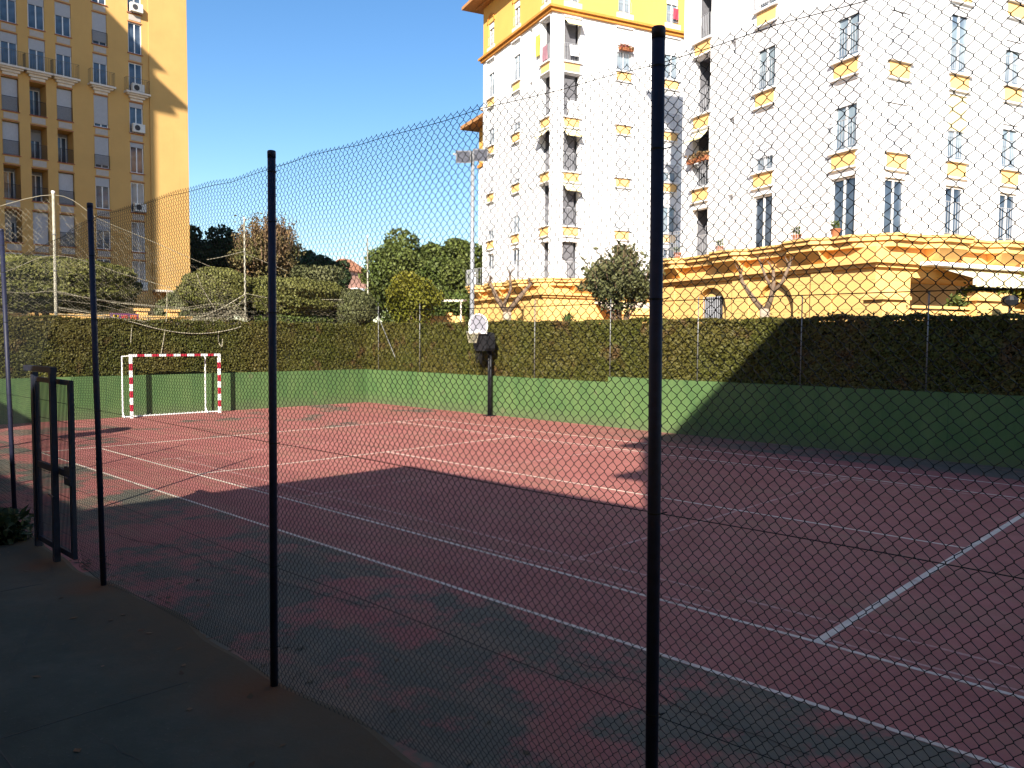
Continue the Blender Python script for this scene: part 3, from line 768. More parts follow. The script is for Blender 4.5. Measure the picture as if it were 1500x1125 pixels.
# ------------------------------------------------------------------ white apartment blocks with ochre base and top
Z0 = 6.05; PITCH = 2.9; ZT = 20.1; WID = 9.05
def apt_block(name, label, loc, rz, spec):
    root = empty(name, label, 'building', loc, rz)
    F, Rt = Face(root, 'F'), Face(root, 'R')
    W = WID; wall = MB()
    storeys = [Z0 + PITCH*k for k in range(5)]            # floors of the white storeys
    def opening(kind, c, zf, k):
        w_ = 1.0
        if k == 0: return (c-.5, c+.5, zf+.03, zf+2.06, .16 if kind != 'L' else .3)
        if kind == 'W': return (c-.475, c+.475, zf+.02, zf+2.2, .16)
        if kind == 'L': return (c-.5, c+.5, zf+.02, zf+2.25, .3)
        if kind == 'H': return (c-.475, c+.475, zf+.02, zf+1.55, .16)
    for face, cols in (('F', spec['F']), ('R', spec['R'])):
        ops = []
        for (kind, c) in cols:
            for k, zf in enumerate(storeys):
                if kind == 'V':
                    ops.append((c-.16, c+.16, zf+1.75, zf+2.35, .38))
                else: ops.append(opening(kind, c, zf, k)+((False,) if kind == 'L' else ()))
        t = MB(); facade(t, -W if face == 'F' else 0, 0 if face == 'F' else W, Z0, ZT, ops)
        frame_xform(t, wall, face)
    # blind back and side walls, set so the box is closed
    wall.add([(-W,0,Z0),(-W,W,Z0),(0,W,Z0),(-W,0,ZT),(-W,W,ZT),(0,W,ZT)], [(0,3,4,1),(1,4,5,2)])
    wall.box(-W+.03,-.03,.03,W-.03,0,Z0-.01)
    wall.build('wall', M['white'], root)
    n = 0
    for face, fc, cols in (('F', F, spec['F']), ('R', Rt, spec['R'])):
        for (kind, c) in cols:
            for k, zf in enumerate(storeys):
                n += 1
                if kind == 'V': continue
                top = zf+PITCH
                if k < 4 or True:                       # yellow panel under the next floor, slim sill slab and lintel
                    if k < 4:
                        fc.put('yellow_panel', box_mesh('panel','yellow_panel','panel',-.47,.47,-.03,.02,0,.42), c, top-.51)
                        fc.put('sill', box_mesh('sill','sill','white',-.6,.6,-.13,.02,0,.07), c, top-.06)
                    fc.put('lintel', box_mesh('lintel','lintel','white',-.56,.56,-.10,.02,0,.05), c, top-.60 if kind != 'H' else top-.62)
                rnd = random.Random(spec['seed']*1000+n)
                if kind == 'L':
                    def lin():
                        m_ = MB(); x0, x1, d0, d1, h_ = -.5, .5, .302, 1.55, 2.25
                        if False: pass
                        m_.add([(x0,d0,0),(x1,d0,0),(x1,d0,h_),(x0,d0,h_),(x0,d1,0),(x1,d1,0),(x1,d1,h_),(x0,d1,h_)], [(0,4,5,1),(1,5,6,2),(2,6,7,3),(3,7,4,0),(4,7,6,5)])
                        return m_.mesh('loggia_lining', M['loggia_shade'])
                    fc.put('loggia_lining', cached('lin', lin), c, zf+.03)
                    fc.put('railing', railing_mesh(.96,.95,0,'steel_white'), c, zf+.04, -.06)
                    gm, fm, sm = window_meshes(.8, 1.9, 0, 'white', 1)
                    o = fc.put('window', gm, c, zf+.05, -1.46); link('frame', fm, o)
                    if (name, k) and rnd.random() < .22:
                        def aw():
                            m_ = MB(); m_.prism([(.0,2.22),(-.42,1.86),(-.42,1.80),(-.02,2.17)], 'x', -.49, .49)
                            return m_.mesh('awning', M['awning'])
                        fc.put('awning', cached('aw', aw), c, zf, 0.02)
                elif k == 0:
                    add_window(fc, c, zf+.04, .98, 2.0, 0, .12, 'white', 1)
                else:
                    sh = rnd.choice([.33,.33,.38,.55,.75,.95,.2])
                    if (face, round(c,2), k) in spec['shut']: sh, kd = spec['shut'][(face, round(c,2), k)]
                    else: kd = 'white'
                    hh = 2.17 if kind == 'W' else 1.5
                    add_window(fc, c, zf+.03, .94, hh, sh, .12, kd, 1, 'glass_bloom')
                    fc.put('railing', railing_mesh(1.04,.92,.10,'steel_white'), c, zf+.03, 0.0)
    # moulding, ochre top storey, roof
    m_ = MB()
    for e, z0, z1 in ((.14,ZT,ZT+.16),(.26,ZT+.16,ZT+.28),(.10,ZT+.28,ZT+.36)):
        m_.box(-W-e, e, -e, W+e, z0, z1)
    m_.build('cornice', M['orange_trim'], root)
    zu, zt = ZT+.36, ZT+3.3
    up = MB()
    for face in 'FR':
        ops = [(c-.42, c+.42, zu+.35, zu+1.75, .18) for kind, c in spec[face] if kind != 'V']
        t = MB(); facade(t, -W if face == 'F' else 0, 0 if face == 'F' else W, zu, zt, ops); frame_xform(t, up, face)
    up.add([(-W,0,zu),(-W,W,zu),(0,W,zu),(-W,0,zt),(-W,W,zt),(0,W,zt)], [(0,3,4,1),(1,4,5,2)])
    up.build('top_storey', M['ochre'], root)
    for face, fc in (('F',F),('R',Rt)):
        for kind, c in spec[face]:
            if kind == 'V': continue
            add_window(fc, c, zu+.36, .82, 1.38, .25, .14, 'white', 1, 'glass_bloom')
            fc.put('railing', railing_mesh(.84,.6,.0,'steel_white'), c, zu+.36, .01)
            fc.put('sill', box_mesh('usill','sill','cream',-.55,.55,-.05,.02,0,.28), c, zu+.02)
            if face == 'F':
                def hood():
                    q = MB(); n_ = 10
                    for i in range(n_):
                        t0, t1 = pi*i/n_, pi*(i+1)/n_
                        q.hexa([(.42*cos(t1),-.06,.42*sin(t1)),(.42*cos(t0),-.06,.42*sin(t0)),(.42*cos(t0),.02,.42*sin(t0)),(.42*cos(t1),.02,.42*sin(t1)),
                                (.54*cos(t1),-.06,.54*sin(t1)),(.54*cos(t0),-.06,.54*sin(t0)),(.54*cos(t0),.02,.54*sin(t0)),(.54*cos(t1),.02,.54*sin(t1))])
                    return q.mesh('arch_hood', M['orange_trim'])
                fc.put('arch_hood', cached('hood', hood), c, zu+1.75)
    m_ = MB(); e = 1.05
    m_.box(-W-e, e, -e, W+e, zt+.12, zt+.30); m_.box(-W-.35, .35, -.35, W+.35, zt, zt+.12)
    m_.hexa([(-W-e,-e,zt+.30),(e,-e,zt+.30),(e,W+e,zt+.30),(-W-e,W+e,zt+.30),(-W*.7,W*.3,zt+1.6),(-W*.3,W*.3,zt+1.6),(-W*.3,W*.7,zt+1.6),(-W*.7,W*.7,zt+1.6)])
    rf = m_.build('roof', M['tile'], root)
    for i in range(2):
        m_ = MB(); x = -W*.75+i*W*.5; m_.box(x-.35,x+.35,W*.6,W*.6+.6,zt+.9,zt+2.3); m_.build('chimney', M['white'], rf)
    apt_base(root, spec)
    return root

def apt_base(root, spec):
    """rusticated ochre ground storey that steps forward of the block"""
    W = WID; fo, ro = spec.get('fo', 1.1), spec.get('ro', 1.65); xl = -W-spec.get('left', .1); yb = W+.8
    zc = 5.0
    base = MB(); ops = []
    for c in spec['arches']: ops.append((c-.86, c+.86, 0., 4.80, .22))
    for a, c, p, q in spec.get('bwin', []): pass
    t = MB(); facade(t, xl, ro, 0, zc, ops)
    t2 = MB(); t2.add([(x, y-fo, z) for x, y, z in t.v], t.f); base.add(t2.v, t2.f)
    for c in spec['arches']:                               # fill the corners of each blind arch
        for s_ in (-1, 1):
            arc = [(c+s_*.86*cos(tt), 3.94+.86*sin(tt)) for tt in np.linspace(0, pi/2, 9)]
            poly = arc + [(c+s_*.86, 4.80)]
            if s_ > 0: poly = poly[::-1]
            base.prism(poly, 'y', -fo+.001, -fo+.219)
    rops = spec['porch']
    t = MB(); facade(t, -fo, yb, 0, zc, rops); base.add([(ro-y, x, z) for x, y, z in t.v], t.f)
    base.add([(xl,-fo,0),(xl,yb,0),(ro,yb,0),(xl,-fo,zc),(xl,yb,zc),(ro,yb,zc)], [(0,3,4,1),(1,4,5,2)])
    for x in spec['pilasters']: base.box(x-.42, x+.42, -fo-.07, -fo-.003, 0, zc-.02)
    b_ = base.build('base', M['ochre_base'], root)
    m_ = MB()                                              # lower moulding
    for e, z0, z1 in ((.12,zc,zc+.12),(.24,zc+.12,zc+.24)): m_.box(xl-.02, ro+e, -fo-e, yb, z0, z1)
    m_.build('string_course', M['ochre_trim'], root)
    m_ = MB(); m_.box(xl+.01, ro-.02, -fo+.02, yb-.01, zc+.24, 5.62); m_.build('frieze', M['ochre_trim'], root)
    m_ = MB()                                              # terrace slab edge with angular bays below each column
    def slab(z0, z1, e):
        pts = [(xl-.02, yb), (xl-.02, -fo-e)]
        for c in sorted(spec.get('bays', [x for k_, x in spec['F'] if k_ != 'V'])):
            c = c - .1
            pts += [(c-1.0,-fo-e),(c-.55,-fo-e-.42),(c+.55,-fo-e-.42),(c+1.0,-fo-e)]
        pts += [(ro-.7,-fo-e),(ro+e,-fo+.5)]
        for c in [x for k_, x in sorted(spec['R'], key=lambda q: q[1]) if k_ != 'V']:
            pts += [(ro+e,c-1.0),(ro+e+.42,c-.55),(ro+e+.42,c+.55),(ro+e,c+1.0)]
        pts += [(ro+e, yb)]
        cl = [pts[0]]
        for p in pts[1:]:
            if math.hypot(p[0]-cl[-1][0], p[1]-cl[-1][1]) > .02: cl.append(p)
        m_.prism(cl, 'z', z0, z1)
    slab(5.46+.16, 5.80, .18); slab(5.802, 5.93, .30); slab(5.932, 6.0, .36)
    ts = m_.build('terrace_slab', M['ochre_trim'], root)
    FB = spec.get('bays', [x for k_, x in spec['F'] if k_ != 'V'])
    for c in FB:
        m_ = MB(); m_.hexa([(c-.65,-fo-.12,5.26),(c+.45,-fo-.12,5.26),(c+.45,-fo+.05,5.26),(c-.65,-fo+.05,5.26),(c-.75,-fo-.5,5.615),(c+.55,-fo-.5,5.615),(c+.55,-fo+.05,5.615),(c-.75,-fo+.05,5.615)]); m_.build('bracket', M['ochre_trim'], root)
    for c in [x for k_, x in spec['R'] if k_ != 'V']:
        m_ = MB(); m_.hexa([(ro-.05,c-.55,5.26),(ro+.12,c-.55,5.26),(ro+.12,c+.55,5.26),(ro-.05,c+.55,5.26),(ro-.05,c-.65,5.615),(ro+.5,c-.65,5.615),(ro+.5,c+.65,5.615),(ro-.05,c+.65,5.615)]); m_.build('bracket', M['ochre_trim'], root)
    # terrace railings at the bays
    for c in FB:
        o = link('railing', railing_mesh(2.0,1.0,.35,'steel_white',.11), root, (c-.1,-fo-.22,6.0))
    for k_, c in spec['R']:
        if k_ == 'V': continue
        o = link('railing', railing_mesh(2.0,1.0,.35,'steel_white',.11), root, (ro+.22,c,6.0), pi/2)
    if spec.get('parapet'):
        cs = sorted(FB)
        e = [xl]+[v for c in cs for v in (c-1.0-.1, c+.9)]+[ro-.6]
        for a, c in zip(e[0::2], e[1::2]):
            if c-a > .1: m_ = MB(); m_.box(a, c, -fo-.05, -fo+.10, 6.0, 6.92); m_.build('parapet', M['white'], root)
        cs = sorted([x for k_, x in spec['R'] if k_ != 'V'])
        e = [-fo+.4]+[v for c in cs for v in (c-1.0, c+1.0)]+[yb]
        for a, c in zip(e[0::2], e[1::2]):
            if c-a > .1: m_ = MB(); m_.box(ro-.10, ro+.05, a, c, 6.0, 6.92); m_.build('parapet', M['white'], root)
    for a, c, p, q in spec.get('bwin', []):                 # barred window inside an arch
        g = MB(); g.box(a, c, -fo+.15, -fo+.21, p, q); g = g.build('barred_window', M['dark_in'], root)
        m_ = MB()
        for x in np.arange(a, c+.01, .10): m_.tube([(x,-fo+.10,p),(x,-fo+.10,q)], .014, 4)
        for z in np.arange(p, q+.01, (q-p)/4): m_.tube([(a,-fo+.10,z),(c,-fo+.10,z)], .012, 4)
        m_.build('bars', M['steel_white'], g)

HB = R(-20)
KR = (-.58, 14.08, 0); KM_ = (-19.38, 20.64, 0)
blkR = apt_block('apartment_building', 'nearest white apartment building on the right with ochre arcaded base', KR, HB, dict(seed=3,
    F=[('L',-7.85),('V',-6.05),('W',-4.3),('W',-.66)], R=[('H',1.65),('W',4.58),('H',7.45)],
    arches=[-5.72,-2.42], pilasters=[-8.3,-4.05,-.35], fo=1.1, ro=1.65, left=.1,
    porch=[(.4,7.3,0,4.75,2.2)], bwin=[(-6.25,-5.28,2.6,4.45)],
    shut={('F',-.66,1):(.36,'white'),('F',-.66,2):(.40,'white'),('F',-.66,3):(.55,'white'),('F',-4.3,1):(.78,'white'),('F',-4.3,2):(.33,'white'),('F',-4.3,3):(.9,'white'),
          ('R',4.58,1):(.55,'cream'),('R',4.58,2):(.12,'white'),('R',1.65,1):(.99,'white'),('R',1.65,2):(.99,'white'),('R',7.45,1):(.1,'white'),('R',7.45,2):(.2,'white')}))
blkM = apt_block('apartment_building', 'farther white apartment building in the middle with ochre top storey and stacked corner loggias', KM_, HB, dict(seed=8,
    F=[('W',-7.85),('W',-4.3),('V',-2.46),('L',-.74)], R=[('L',1.22),('W',4.52),('W',7.75)],
    arches=[-1.9], pilasters=[-6,-3.6,.5], fo=1.1, ro=1.3, left=-.95, bays=[-6.7,-3.9,-.9], porch=[(2.2,5.0,0,3.9,1.2)], parapet=True,
    shut={('R',4.52,2):(.99,'white'),('R',4.52,3):(.99,'white'),('F',-7.85,2):(.95,'white'),('F',-4.3,2):(.9,'white')}))

# side wing left of the middle block
wing = empty('apartment_wing', 'lower white side wing with ochre attic behind the floodlight pole', 'building', (-19.38-8.9*cos(HB)-3.0*sin(-HB)*1, 20.64-8.9*sin(HB)+3.0*cos(HB), 0), HB)
m_ = MB(); ops = [(-2.2,-1.4,z,z+1.9,.16) for z in (6.2,9.1,12.0)]
facade(m_, -4.2, .0, 0, 14.9, ops); m_.box(-4.2,0,.5,9,0,14.9); m_.build('wall', M['white'], wing)
fcw = Face(wing,'F')
for z in (6.2,9.1,12.0):
    add_window(fcw, -1.8, z+.02, .78, 1.86, .4, .12)
    fcw.put('yellow_panel', box_mesh('panel','yellow_panel','panel',-.47,.47,-.03,.02,0,.42), -1.8, z-.5)
m_ = MB(); m_.box(-4.25,0,-.1,8.8,14.9,15.1); m_.build('cornice', M['orange_trim'], wing)
m_ = MB(); facade(m_, -4.15, 0, 15.1, 17.7, [(-2.2,-1.4,15.6,17.0,.16)]); m_.box(-4.15,0,.5,8.8,15.1,17.7); m_.build('attic', M['ochre'], wing)
add_window(fcw, -1.8, 15.62, .78, 1.36, .2, .12)
m_ = MB(); m_.box(-5.2,0,-1.0,9.0,17.7,17.95); m_.build('roof', M['tile'], wing)
m_ = MB(); m_.box(-4.1,0,.4,8,17.95,19.0); m_.box(-4.4,0,.2,8.2,19.0,19.2); m_.build('parapet', M['cream'], wing)

# porch furniture of the near block (local frame of the block)
m_ = MB(); m_.box(1.65,2.25,.5,7.9,5.09,5.20); m_.build('porch_canopy', M['white'], blkR)
m_ = MB()
q = []
y0, y1 = 1.5, 4.9; n_ = 26
for i in range(n_):
    a = y0+(y1-y0)*i/n_; c = y0+(y1-y0)*(i+1)/n_
    m_.hexa([(1.92,a,5.02),(2.9,a,4.70),(2.9,c,4.70),(1.92,c,5.02),(1.92,a,5.04),(2.9,a,4.73),(2.9,c,4.73),(1.92,c,5.04)])
    s_ = .05*abs(sin(pi*i/2.6))
    m_.hexa([(2.885,a,4.50-s_),(2.905,a,4.50-s_),(2.905,c,4.50-s_),(2.885,c,4.50-s_),(2.885,a,4.70),(2.905,a,4.70),(2.905,c,4.70),(2.885,c,4.70)])
m_.build('awning', M['awning'], blkR)
m_ = MB(); m_.prism([(-.5,5.0),(.55,5.0),(.55,4.85),(.9,4.3),(1.1,3.6),(1.1,3.0),(-.5,3.0)], 'x', 1.0, 1.5); 
g = MB(); g.box(-.50+1.0,-.45+1.0,1.4,3.2,2.2,4.3)

# garden wall of the porch
gw = empty('garden_wall', 'low ochre garden wall with two capped pillars below the striped awning', 'wall', KR, HB)
m_ = MB(); m_.box(2.3,2.5,-1.15,5.9,0,3.72); m_.box(2.24,2.56,-1.15,1.9,3.55,3.62); m_.box(2.22,2.58,-1.15,5.9,3.78,3.86)
m_.build('wall', M['ochre_trim'], gw)
for a, c, zt in ((-2.1,-1.15,3.98),(1.9,3.7,4.05)):
    m_ = MB(); m_.box(2.1,2.75,a,c,0,zt); p = m_.build('pillar', M['ochre_trim'], gw)
    m_ = MB(); m_.box(2.0,2.85,a-.1,c+.1,zt,zt+.09)
    m_.hexa([(2.0,a-.1,zt+.09),(2.85,a-.1,zt+.09),(2.85,c+.1,zt+.09),(2.0,c+.1,zt+.09),(2.2,a+.25,zt+.3),(2.65,a+.25,zt+.3),(2.65,c-.25,zt+.3),(2.2,c-.25,zt+.3)])
    m_.build('cap', M['ochre_trim'], p)
    m_ = MB(); m_.box(2.752,2.77,a+.18,c-.18,3.1,zt-.22); m_.build('inset_panel', M['ochre_base'], p)
stem_form = empty('mushroom_form', 'dark mushroom shaped form on a stem in front of the capped garden pillar', 'lamp', (KR[0]+3.4*cos(HB)-2.45*sin(HB), KR[1]+3.4*sin(HB)+2.45*cos(HB), 0))
m_ = MB(); m_.tube([(0,0,0),(0,0,3.9)], .035, 8); m_.build('stem', M['black'], stem_form)
m_ = MB(); m_.lathe([(.05,3.86),(.20,3.9),(.24,4.05),(.19,4.16),(.06,4.2)], 0,0,14); m_.build('shade', M['black'], stem_form)  # dark rounded head on a thin stem

# middle block entrance canopy and garden walls
def mloc(x, y, z=0): return (KM_[0]+x*cos(HB)-y*sin(HB), KM_[1]+x*sin(HB)+y*cos(HB), z)
m_ = MB(); m_.hexa([(1.3,2.0,4.75),(2.9,2.0,4.35),(2.9,5.4,4.35),(1.3,5.4,4.75),(1.3,2.0,4.87),(2.9,2.0,4.47),(2.9,5.4,4.47),(1.3,5.4,4.87)]); m_.build('entrance_canopy', M['cream'], blkM)
g2 = empty('garden_wall', 'low ochre garden wall with a pyramid capped pillar left of the olive tree', 'wall', KM_, HB)
m_ = MB(); m_.box(3.6,3.85,.2,12,0,3.75); m_.box(3.5,3.95,.2,12,3.75,3.83); m_.build('wall', M['ochre_trim'], g2)
m_ = MB(); m_.box(3.4,4.05,2.0,4.2,0,4.1); p = m_.build('pillar', M['ochre_trim'], g2)
m_ = MB(); m_.hexa([(3.3,1.9,4.1),(4.15,1.9,4.1),(4.15,4.3,4.1),(3.3,4.3,4.1),(3.6,2.5,4.45),(3.85,2.5,4.45),(3.85,3.7,4.45),(3.6,3.7,4.45)]); m_.build('cap', M['ochre_trim'], p)

# small pavilion with a lean-to roof left of the middle block
pv = empty('garden_pavilion', 'small ochre garden pavilion with a thin flat canopy behind the hedge corner', 'pavilion', (-20.9,14.6,0), R(42))
m_ = MB(); m_.box(-1.3,.9,-.1,.1,0,3.95); m_.box(-1.3,-1.0,-.2,.2,3.95,4.1); m_.box(.0,.3,-.2,.2,3.95,4.1); m_.build('wall', M['ochre_trim'], pv)
m_ = MB(); m_.hexa([(-1.5,-.9,4.62),(.9,-.9,4.62),(.9,1.4,4.75),(-1.5,1.4,4.75),(-1.5,-.9,4.70),(.9,-.9,4.70),(.9,1.4,4.83),(-1.5,1.4,4.83)]); m_.build('canopy', M['cream'], pv)
for x in (-1.4,.8):
    m_ = MB(); m_.tube([(x,-.8,0),(x,-.8,4.62)], .04, 6); m_.build('column', M['cream'], pv)

# ------------------------------------------------------------------ ochre tower on the left
TX = -52.0
tw = empty('apartment_tower', 'tall ochre apartment tower on the left with cream balcony brackets', 'building', (TX,4,0))
T = Face(tw, 'R')
yc = lambda y: y-4
cols_T = [(y, 1.0, 'A') for y in (-2.95,-1.28,.38,2.05,3.72,5.37,7.02)] + [(9.37,.96,'B'),(11.8,.96,'C')]
ztops = [8.95+2.86*k for k in range(10)]
CORN = 4                                                     # storey line that carries the cornice balconies
wall = MB(); ops = []
for y, w_, kd in cols_T:
    for k in range(-1, 9):
        z0 = (ztops[k] if k >= 0 else 6.1)+.10; z1 = ztops[k+1]-.58
        lg = kd == 'A' and 0 <= k < CORN
        ops.append((yc(y)-w_/2, yc(y)+w_/2, z0, z1, 1.3 if lg else .16))
t = MB(); facade(t, yc(-7), yc(12.75), 0, 36, ops); frame_xform(t, wall, 'R')
t = MB(); facade(t, yc(12.75), yc(15.6), 6.35, 36, []); wall.add([(.10, x, z) for x, y, z in t.v], t.f)
wall.add([(0,yc(12.75),6.35),(.10,yc(12.75),6.35),(.10,yc(12.75),36),(0,yc(12.75),36)], [(0,1,2,3)])
wall.add([(.10,yc(15.6),0),(-12,yc(15.6),0),(-12,yc(15.6),36),(.10,yc(15.6),36)], [(0,1,2,3)])
wall.add([(0,yc(-7),0),(-12,yc(-7),0),(-12,yc(-7),36),(0,yc(-7),36)], [(3,2,1,0)])
wall.add([(-12,yc(-7),0),(-12,yc(15.6),0),(-12,yc(15.6),36),(-12,yc(-7),36)], [(3,2,1,0)])
wall.add([(-12,yc(-7),36),(.0,yc(-7),36),(.0,yc(15.6),36),(-12,yc(15.6),36)], [(0,1,2,3)])
wall.add([(-.8,yc(12.75),0),(-.8,yc(15.6),0),(-.8,yc(15.6),6.35),(-.8,yc(12.75),6.35)], [(0,1,2,3)])
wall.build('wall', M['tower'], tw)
m_ = MB(); m_.box(-.8,.28,yc(12.9),yc(15.7),6.2,6.35); m_.build('porch_trim', M['cream'], tw)
def ac_mesh():
    m_ = MB(); m_.box(-.42,.42,-.32,0,0,.6); return m_.mesh('air_conditioner', M['ac'])
def fan_mesh():
    m_ = MB(); n_ = 16
    m_.add([(-.12+.2*cos(2*pi*k/n_), -.325, .3+.2*sin(2*pi*k/n_)) for k in range(n_)], [tuple(range(n_))]); return m_.mesh('fan_grille', M['dark_in'])
def bracket_mesh():
    m_ = MB()
    for e, z0, z1 in ((.0,-.13,0),(-.14,-.24,-.13),(-.30,-.40,-.24),(-.42,-.58,-.40)):
        m_.box(-.86-e*-1 if False else -.86-e, .86+e, -.55-e*1.05, .0, z0, z1)
    return m_.mesh('balcony_bracket', M['cream'])
rnd = random.Random(5)
for y, w_, kd in cols_T:
    a = yc(y)
    for k in range(-1, 9):
        zf = ztops[k] if k >= 0 else 6.1; z0 = zf+.10; z1 = ztops[k+1]-.58; h_ = z1-z0
        T.put('spandrel_panel', box_mesh('tsp','spandrel_panel','spandrel',-.42,.42,-.025,.02,0,.40), a, ztops[k+1]-.43)
        T.put('brick_sill', box_mesh('tsill','brick_sill','redsill',-.55,.55,-.07,.02,0,.055), a, zf+.045)
        T.put('brick_lintel', box_mesh('tlin','brick_lintel','redsill',-.52,.52,-.03,.02,0,.05), a, z1+.02)
        lg = kd == 'A' and 0 <= k < CORN
        if lg:
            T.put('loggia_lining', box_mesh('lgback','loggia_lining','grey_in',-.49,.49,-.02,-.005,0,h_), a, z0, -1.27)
            gm, fm, sm = window_meshes(.7, round(h_-.25,2), rnd.choice([0,.3,.6]), 'white', 1)
            o = T.put('window', gm, a+.05, z0+.02, -1.20); link('frame', fm, o)
            if sm: link('shutter', sm, o)
            if k in (1,2,3) or rnd.random() < .4: T.put('railing', railing_mesh(.96,.95,0,'steel_dark',.055), a, z0, -.05)
            if rnd.random() < .4:
                T.put('loggia_blind', box_mesh('lgblind','loggia_blind','shutter',-.47,.47,-.01,.01,0,h_*.98), a, z0, -.2)
        else:
            sh = rnd.choice([0,.15,.28,.33,.4,.28,.9]) if kd != 'C' else rnd.choice([0,0,.15])
            add_window(T, a, z0+.01, w_-.02, round(h_-.02,2), sh, .12, 'white', 1)
            if kd == 'B' and k in (2,5): T.put('railing', railing_mesh(1.0,.9,.05,'steel_dark',.07), a, z0, .02)
            if kd == 'C' and k in (1,3,4,6,7,-1):
                o = T.put('air_conditioner', cached('ac', ac_mesh), a+.05, z0+.05, .06); link('fan_grille', cached('fan', fan_mesh), o)
    if True:
        T.put('balcony_bracket', cached('brk', bracket_mesh), a, ztops[CORN]+.12)
        T.put('railing', railing_mesh(1.6,.95,.5,'rail_bronze',.12,.007), a, ztops[CORN]+.13, .0)
m_ = MB(); m_.box(-12.4,.5,yc(-7.4),yc(16.0),36,36.4); m_.build('roof', M['tile'], tw)

# low ochre garden wall in front of the tower
lw = empty('garden_wall', 'low sunlit ochre garden wall with small pillars in front of the tall ochre tower', 'wall', (-44.5,0,0))
m_ = MB(); m_.box(-.15,.15,-8,12.3,0,4.1); m_.box(-.2,.2,-8,12.3,4.1,4.2); m_.build('wall', M['ochre_trim'], lw)
for y in (-6,-3.2,2.2,9.0,11.0):
    m_ = MB(); m_.box(-.25,.25,y-.28,y+.28,0,4.5); p = m_.build('pillar', M['ochre_trim'], lw)
    m_ = MB(); m_.box(-.36,.36,y-.4,y+.4,4.5,4.66); m_.build('cap', M['ochre_trim'], p)
bn = empty('painted_banner', 'small banner of coloured shapes on the low ochre wall by the tower', 'banner', (-44.3,8.1,0))
m_ = MB(); m_.box(-.03,.02,-1.15,1.15,3.45,4.3); m_.build('sheet', plain('banner_sheet', (.16,.06,.14), .8), bn)
for i, (y, c) in enumerate(((-.8,(.75,.45,.02)),(-.25,(.45,.06,.06)),(.3,(.6,.14,.05)),(.8,(.7,.12,.04)))):
    m_ = MB(); m_.prism([(y-.18,4.15),(y,3.85),(y+.18,4.15),(y+.1,4.2),(y+.06,3.55),(y-.08,3.55),(y-.1,4.2)] if i == 0 else [(y-.2,3.55),(y+.2,3.55),(y+.14,3.9),(y+.2,4.2),(y-.2,4.2)], 'x', .021, .04)
    m_.build('coloured_shape', plain('banner_colour', c, .8), bn)

# far houses between the trees
hs = empty('far_house', 'distant pinkish house glimpsed between the trees', 'house', (-99,62,0), R(20))
m_ = MB(); m_.box(-2.6,2.2,-3,3,0,13.2); m_.build('wall', M['far_pink'], hs)
m_ = MB(); m_.hexa([(-2.9,-3.3,13.2),(2.5,-3.3,13.2),(2.5,3.3,13.2),(-2.9,3.3,13.2),(-.6,-1,15.3),(.2,-1,15.3),(.2,1,15.3),(-.6,1,15.3)]); m_.build('roof', M['far_roof'], hs)
m_ = MB(); m_.box(-1.0,.0,-3.06,-3.01,10.6,12.2); m_.build('window', M['glass'], hs)
m_ = MB(); m_.box(2.0,3.4,-2,2,0,10.6); m_.build('side_wing', M['white'], hs)

# ------------------------------------------------------------------ trees and bushes
def ell_points(n, blobs, shell=.35):
    """points in a union of ellipsoids, denser near the skin; returns points and outward normals"""
    vol = np.array([b[3]*b[4]*b[5] for b in blobs])**(2/3); idx = rng.choice(len(blobs), n, p=vol/vol.sum())
    B = np.array(blobs)[idx]
    d = rng.normal(0,1,(n,3)); d /= np.linalg.norm(d,axis=1,keepdims=True)
    r = 1-shell*rng.random((n,1))**1.6
    r += rng.normal(0,.05,(n,1))
    return B[:,:3]+d*r*B[:,3:6], d
def crown_blobs(c, rx, ry, rz, n, size, seed, flat=False):
    rd = np.random.default_rng(seed); out = []
    for i in range(n):
        d = rd.normal(0,1,3); d /= np.linalg.norm(d)
        if d[2] < -.45: d[2] *= -.5
        q = rd.uniform(.45,.82)
        s = size*rd.uniform(.65,1.25)
        out.append((c[0]+d[0]*rx*q, c[1]+d[1]*ry*q, c[2]+d[2]*rz*q, s, s, s*.8))
    return out
def limb_tree(name, label, loc, h_trunk, r, blobs, n, size, mat, bark='bark', cat='tree', group=None, shell=.5, tilt=.8):
    root = empty(name, label, cat, loc, 0, group)
    m_ = MB(); top = Vector((0,0,h_trunk))
    m_.tube([(0,0,0),(.1*r,0,h_trunk*.5),tuple(top)], [r*1.15,r*.9,r*.75], 10)
    for b in sorted(blobs, key=lambda q: -q[3])[:9]:
        e = Vector(b[:3]); mid = top.lerp(e,.5)+Vector((0,0,-.12*(e-top).length))
        m_.tube([tuple(top-Vector((0,0,r))), tuple(mid), tuple(e)], [r*.55,r*.35,r*.12], 7)
    m_.build('trunk', M[bark], root, True)
    P, N = ell_points(n, blobs, shell)
    V, F = leaf_quads(P, N*.7+np.array([0,0,.35]), size, tilt)
    npmesh('crown', V, F, mat, root)
    return root
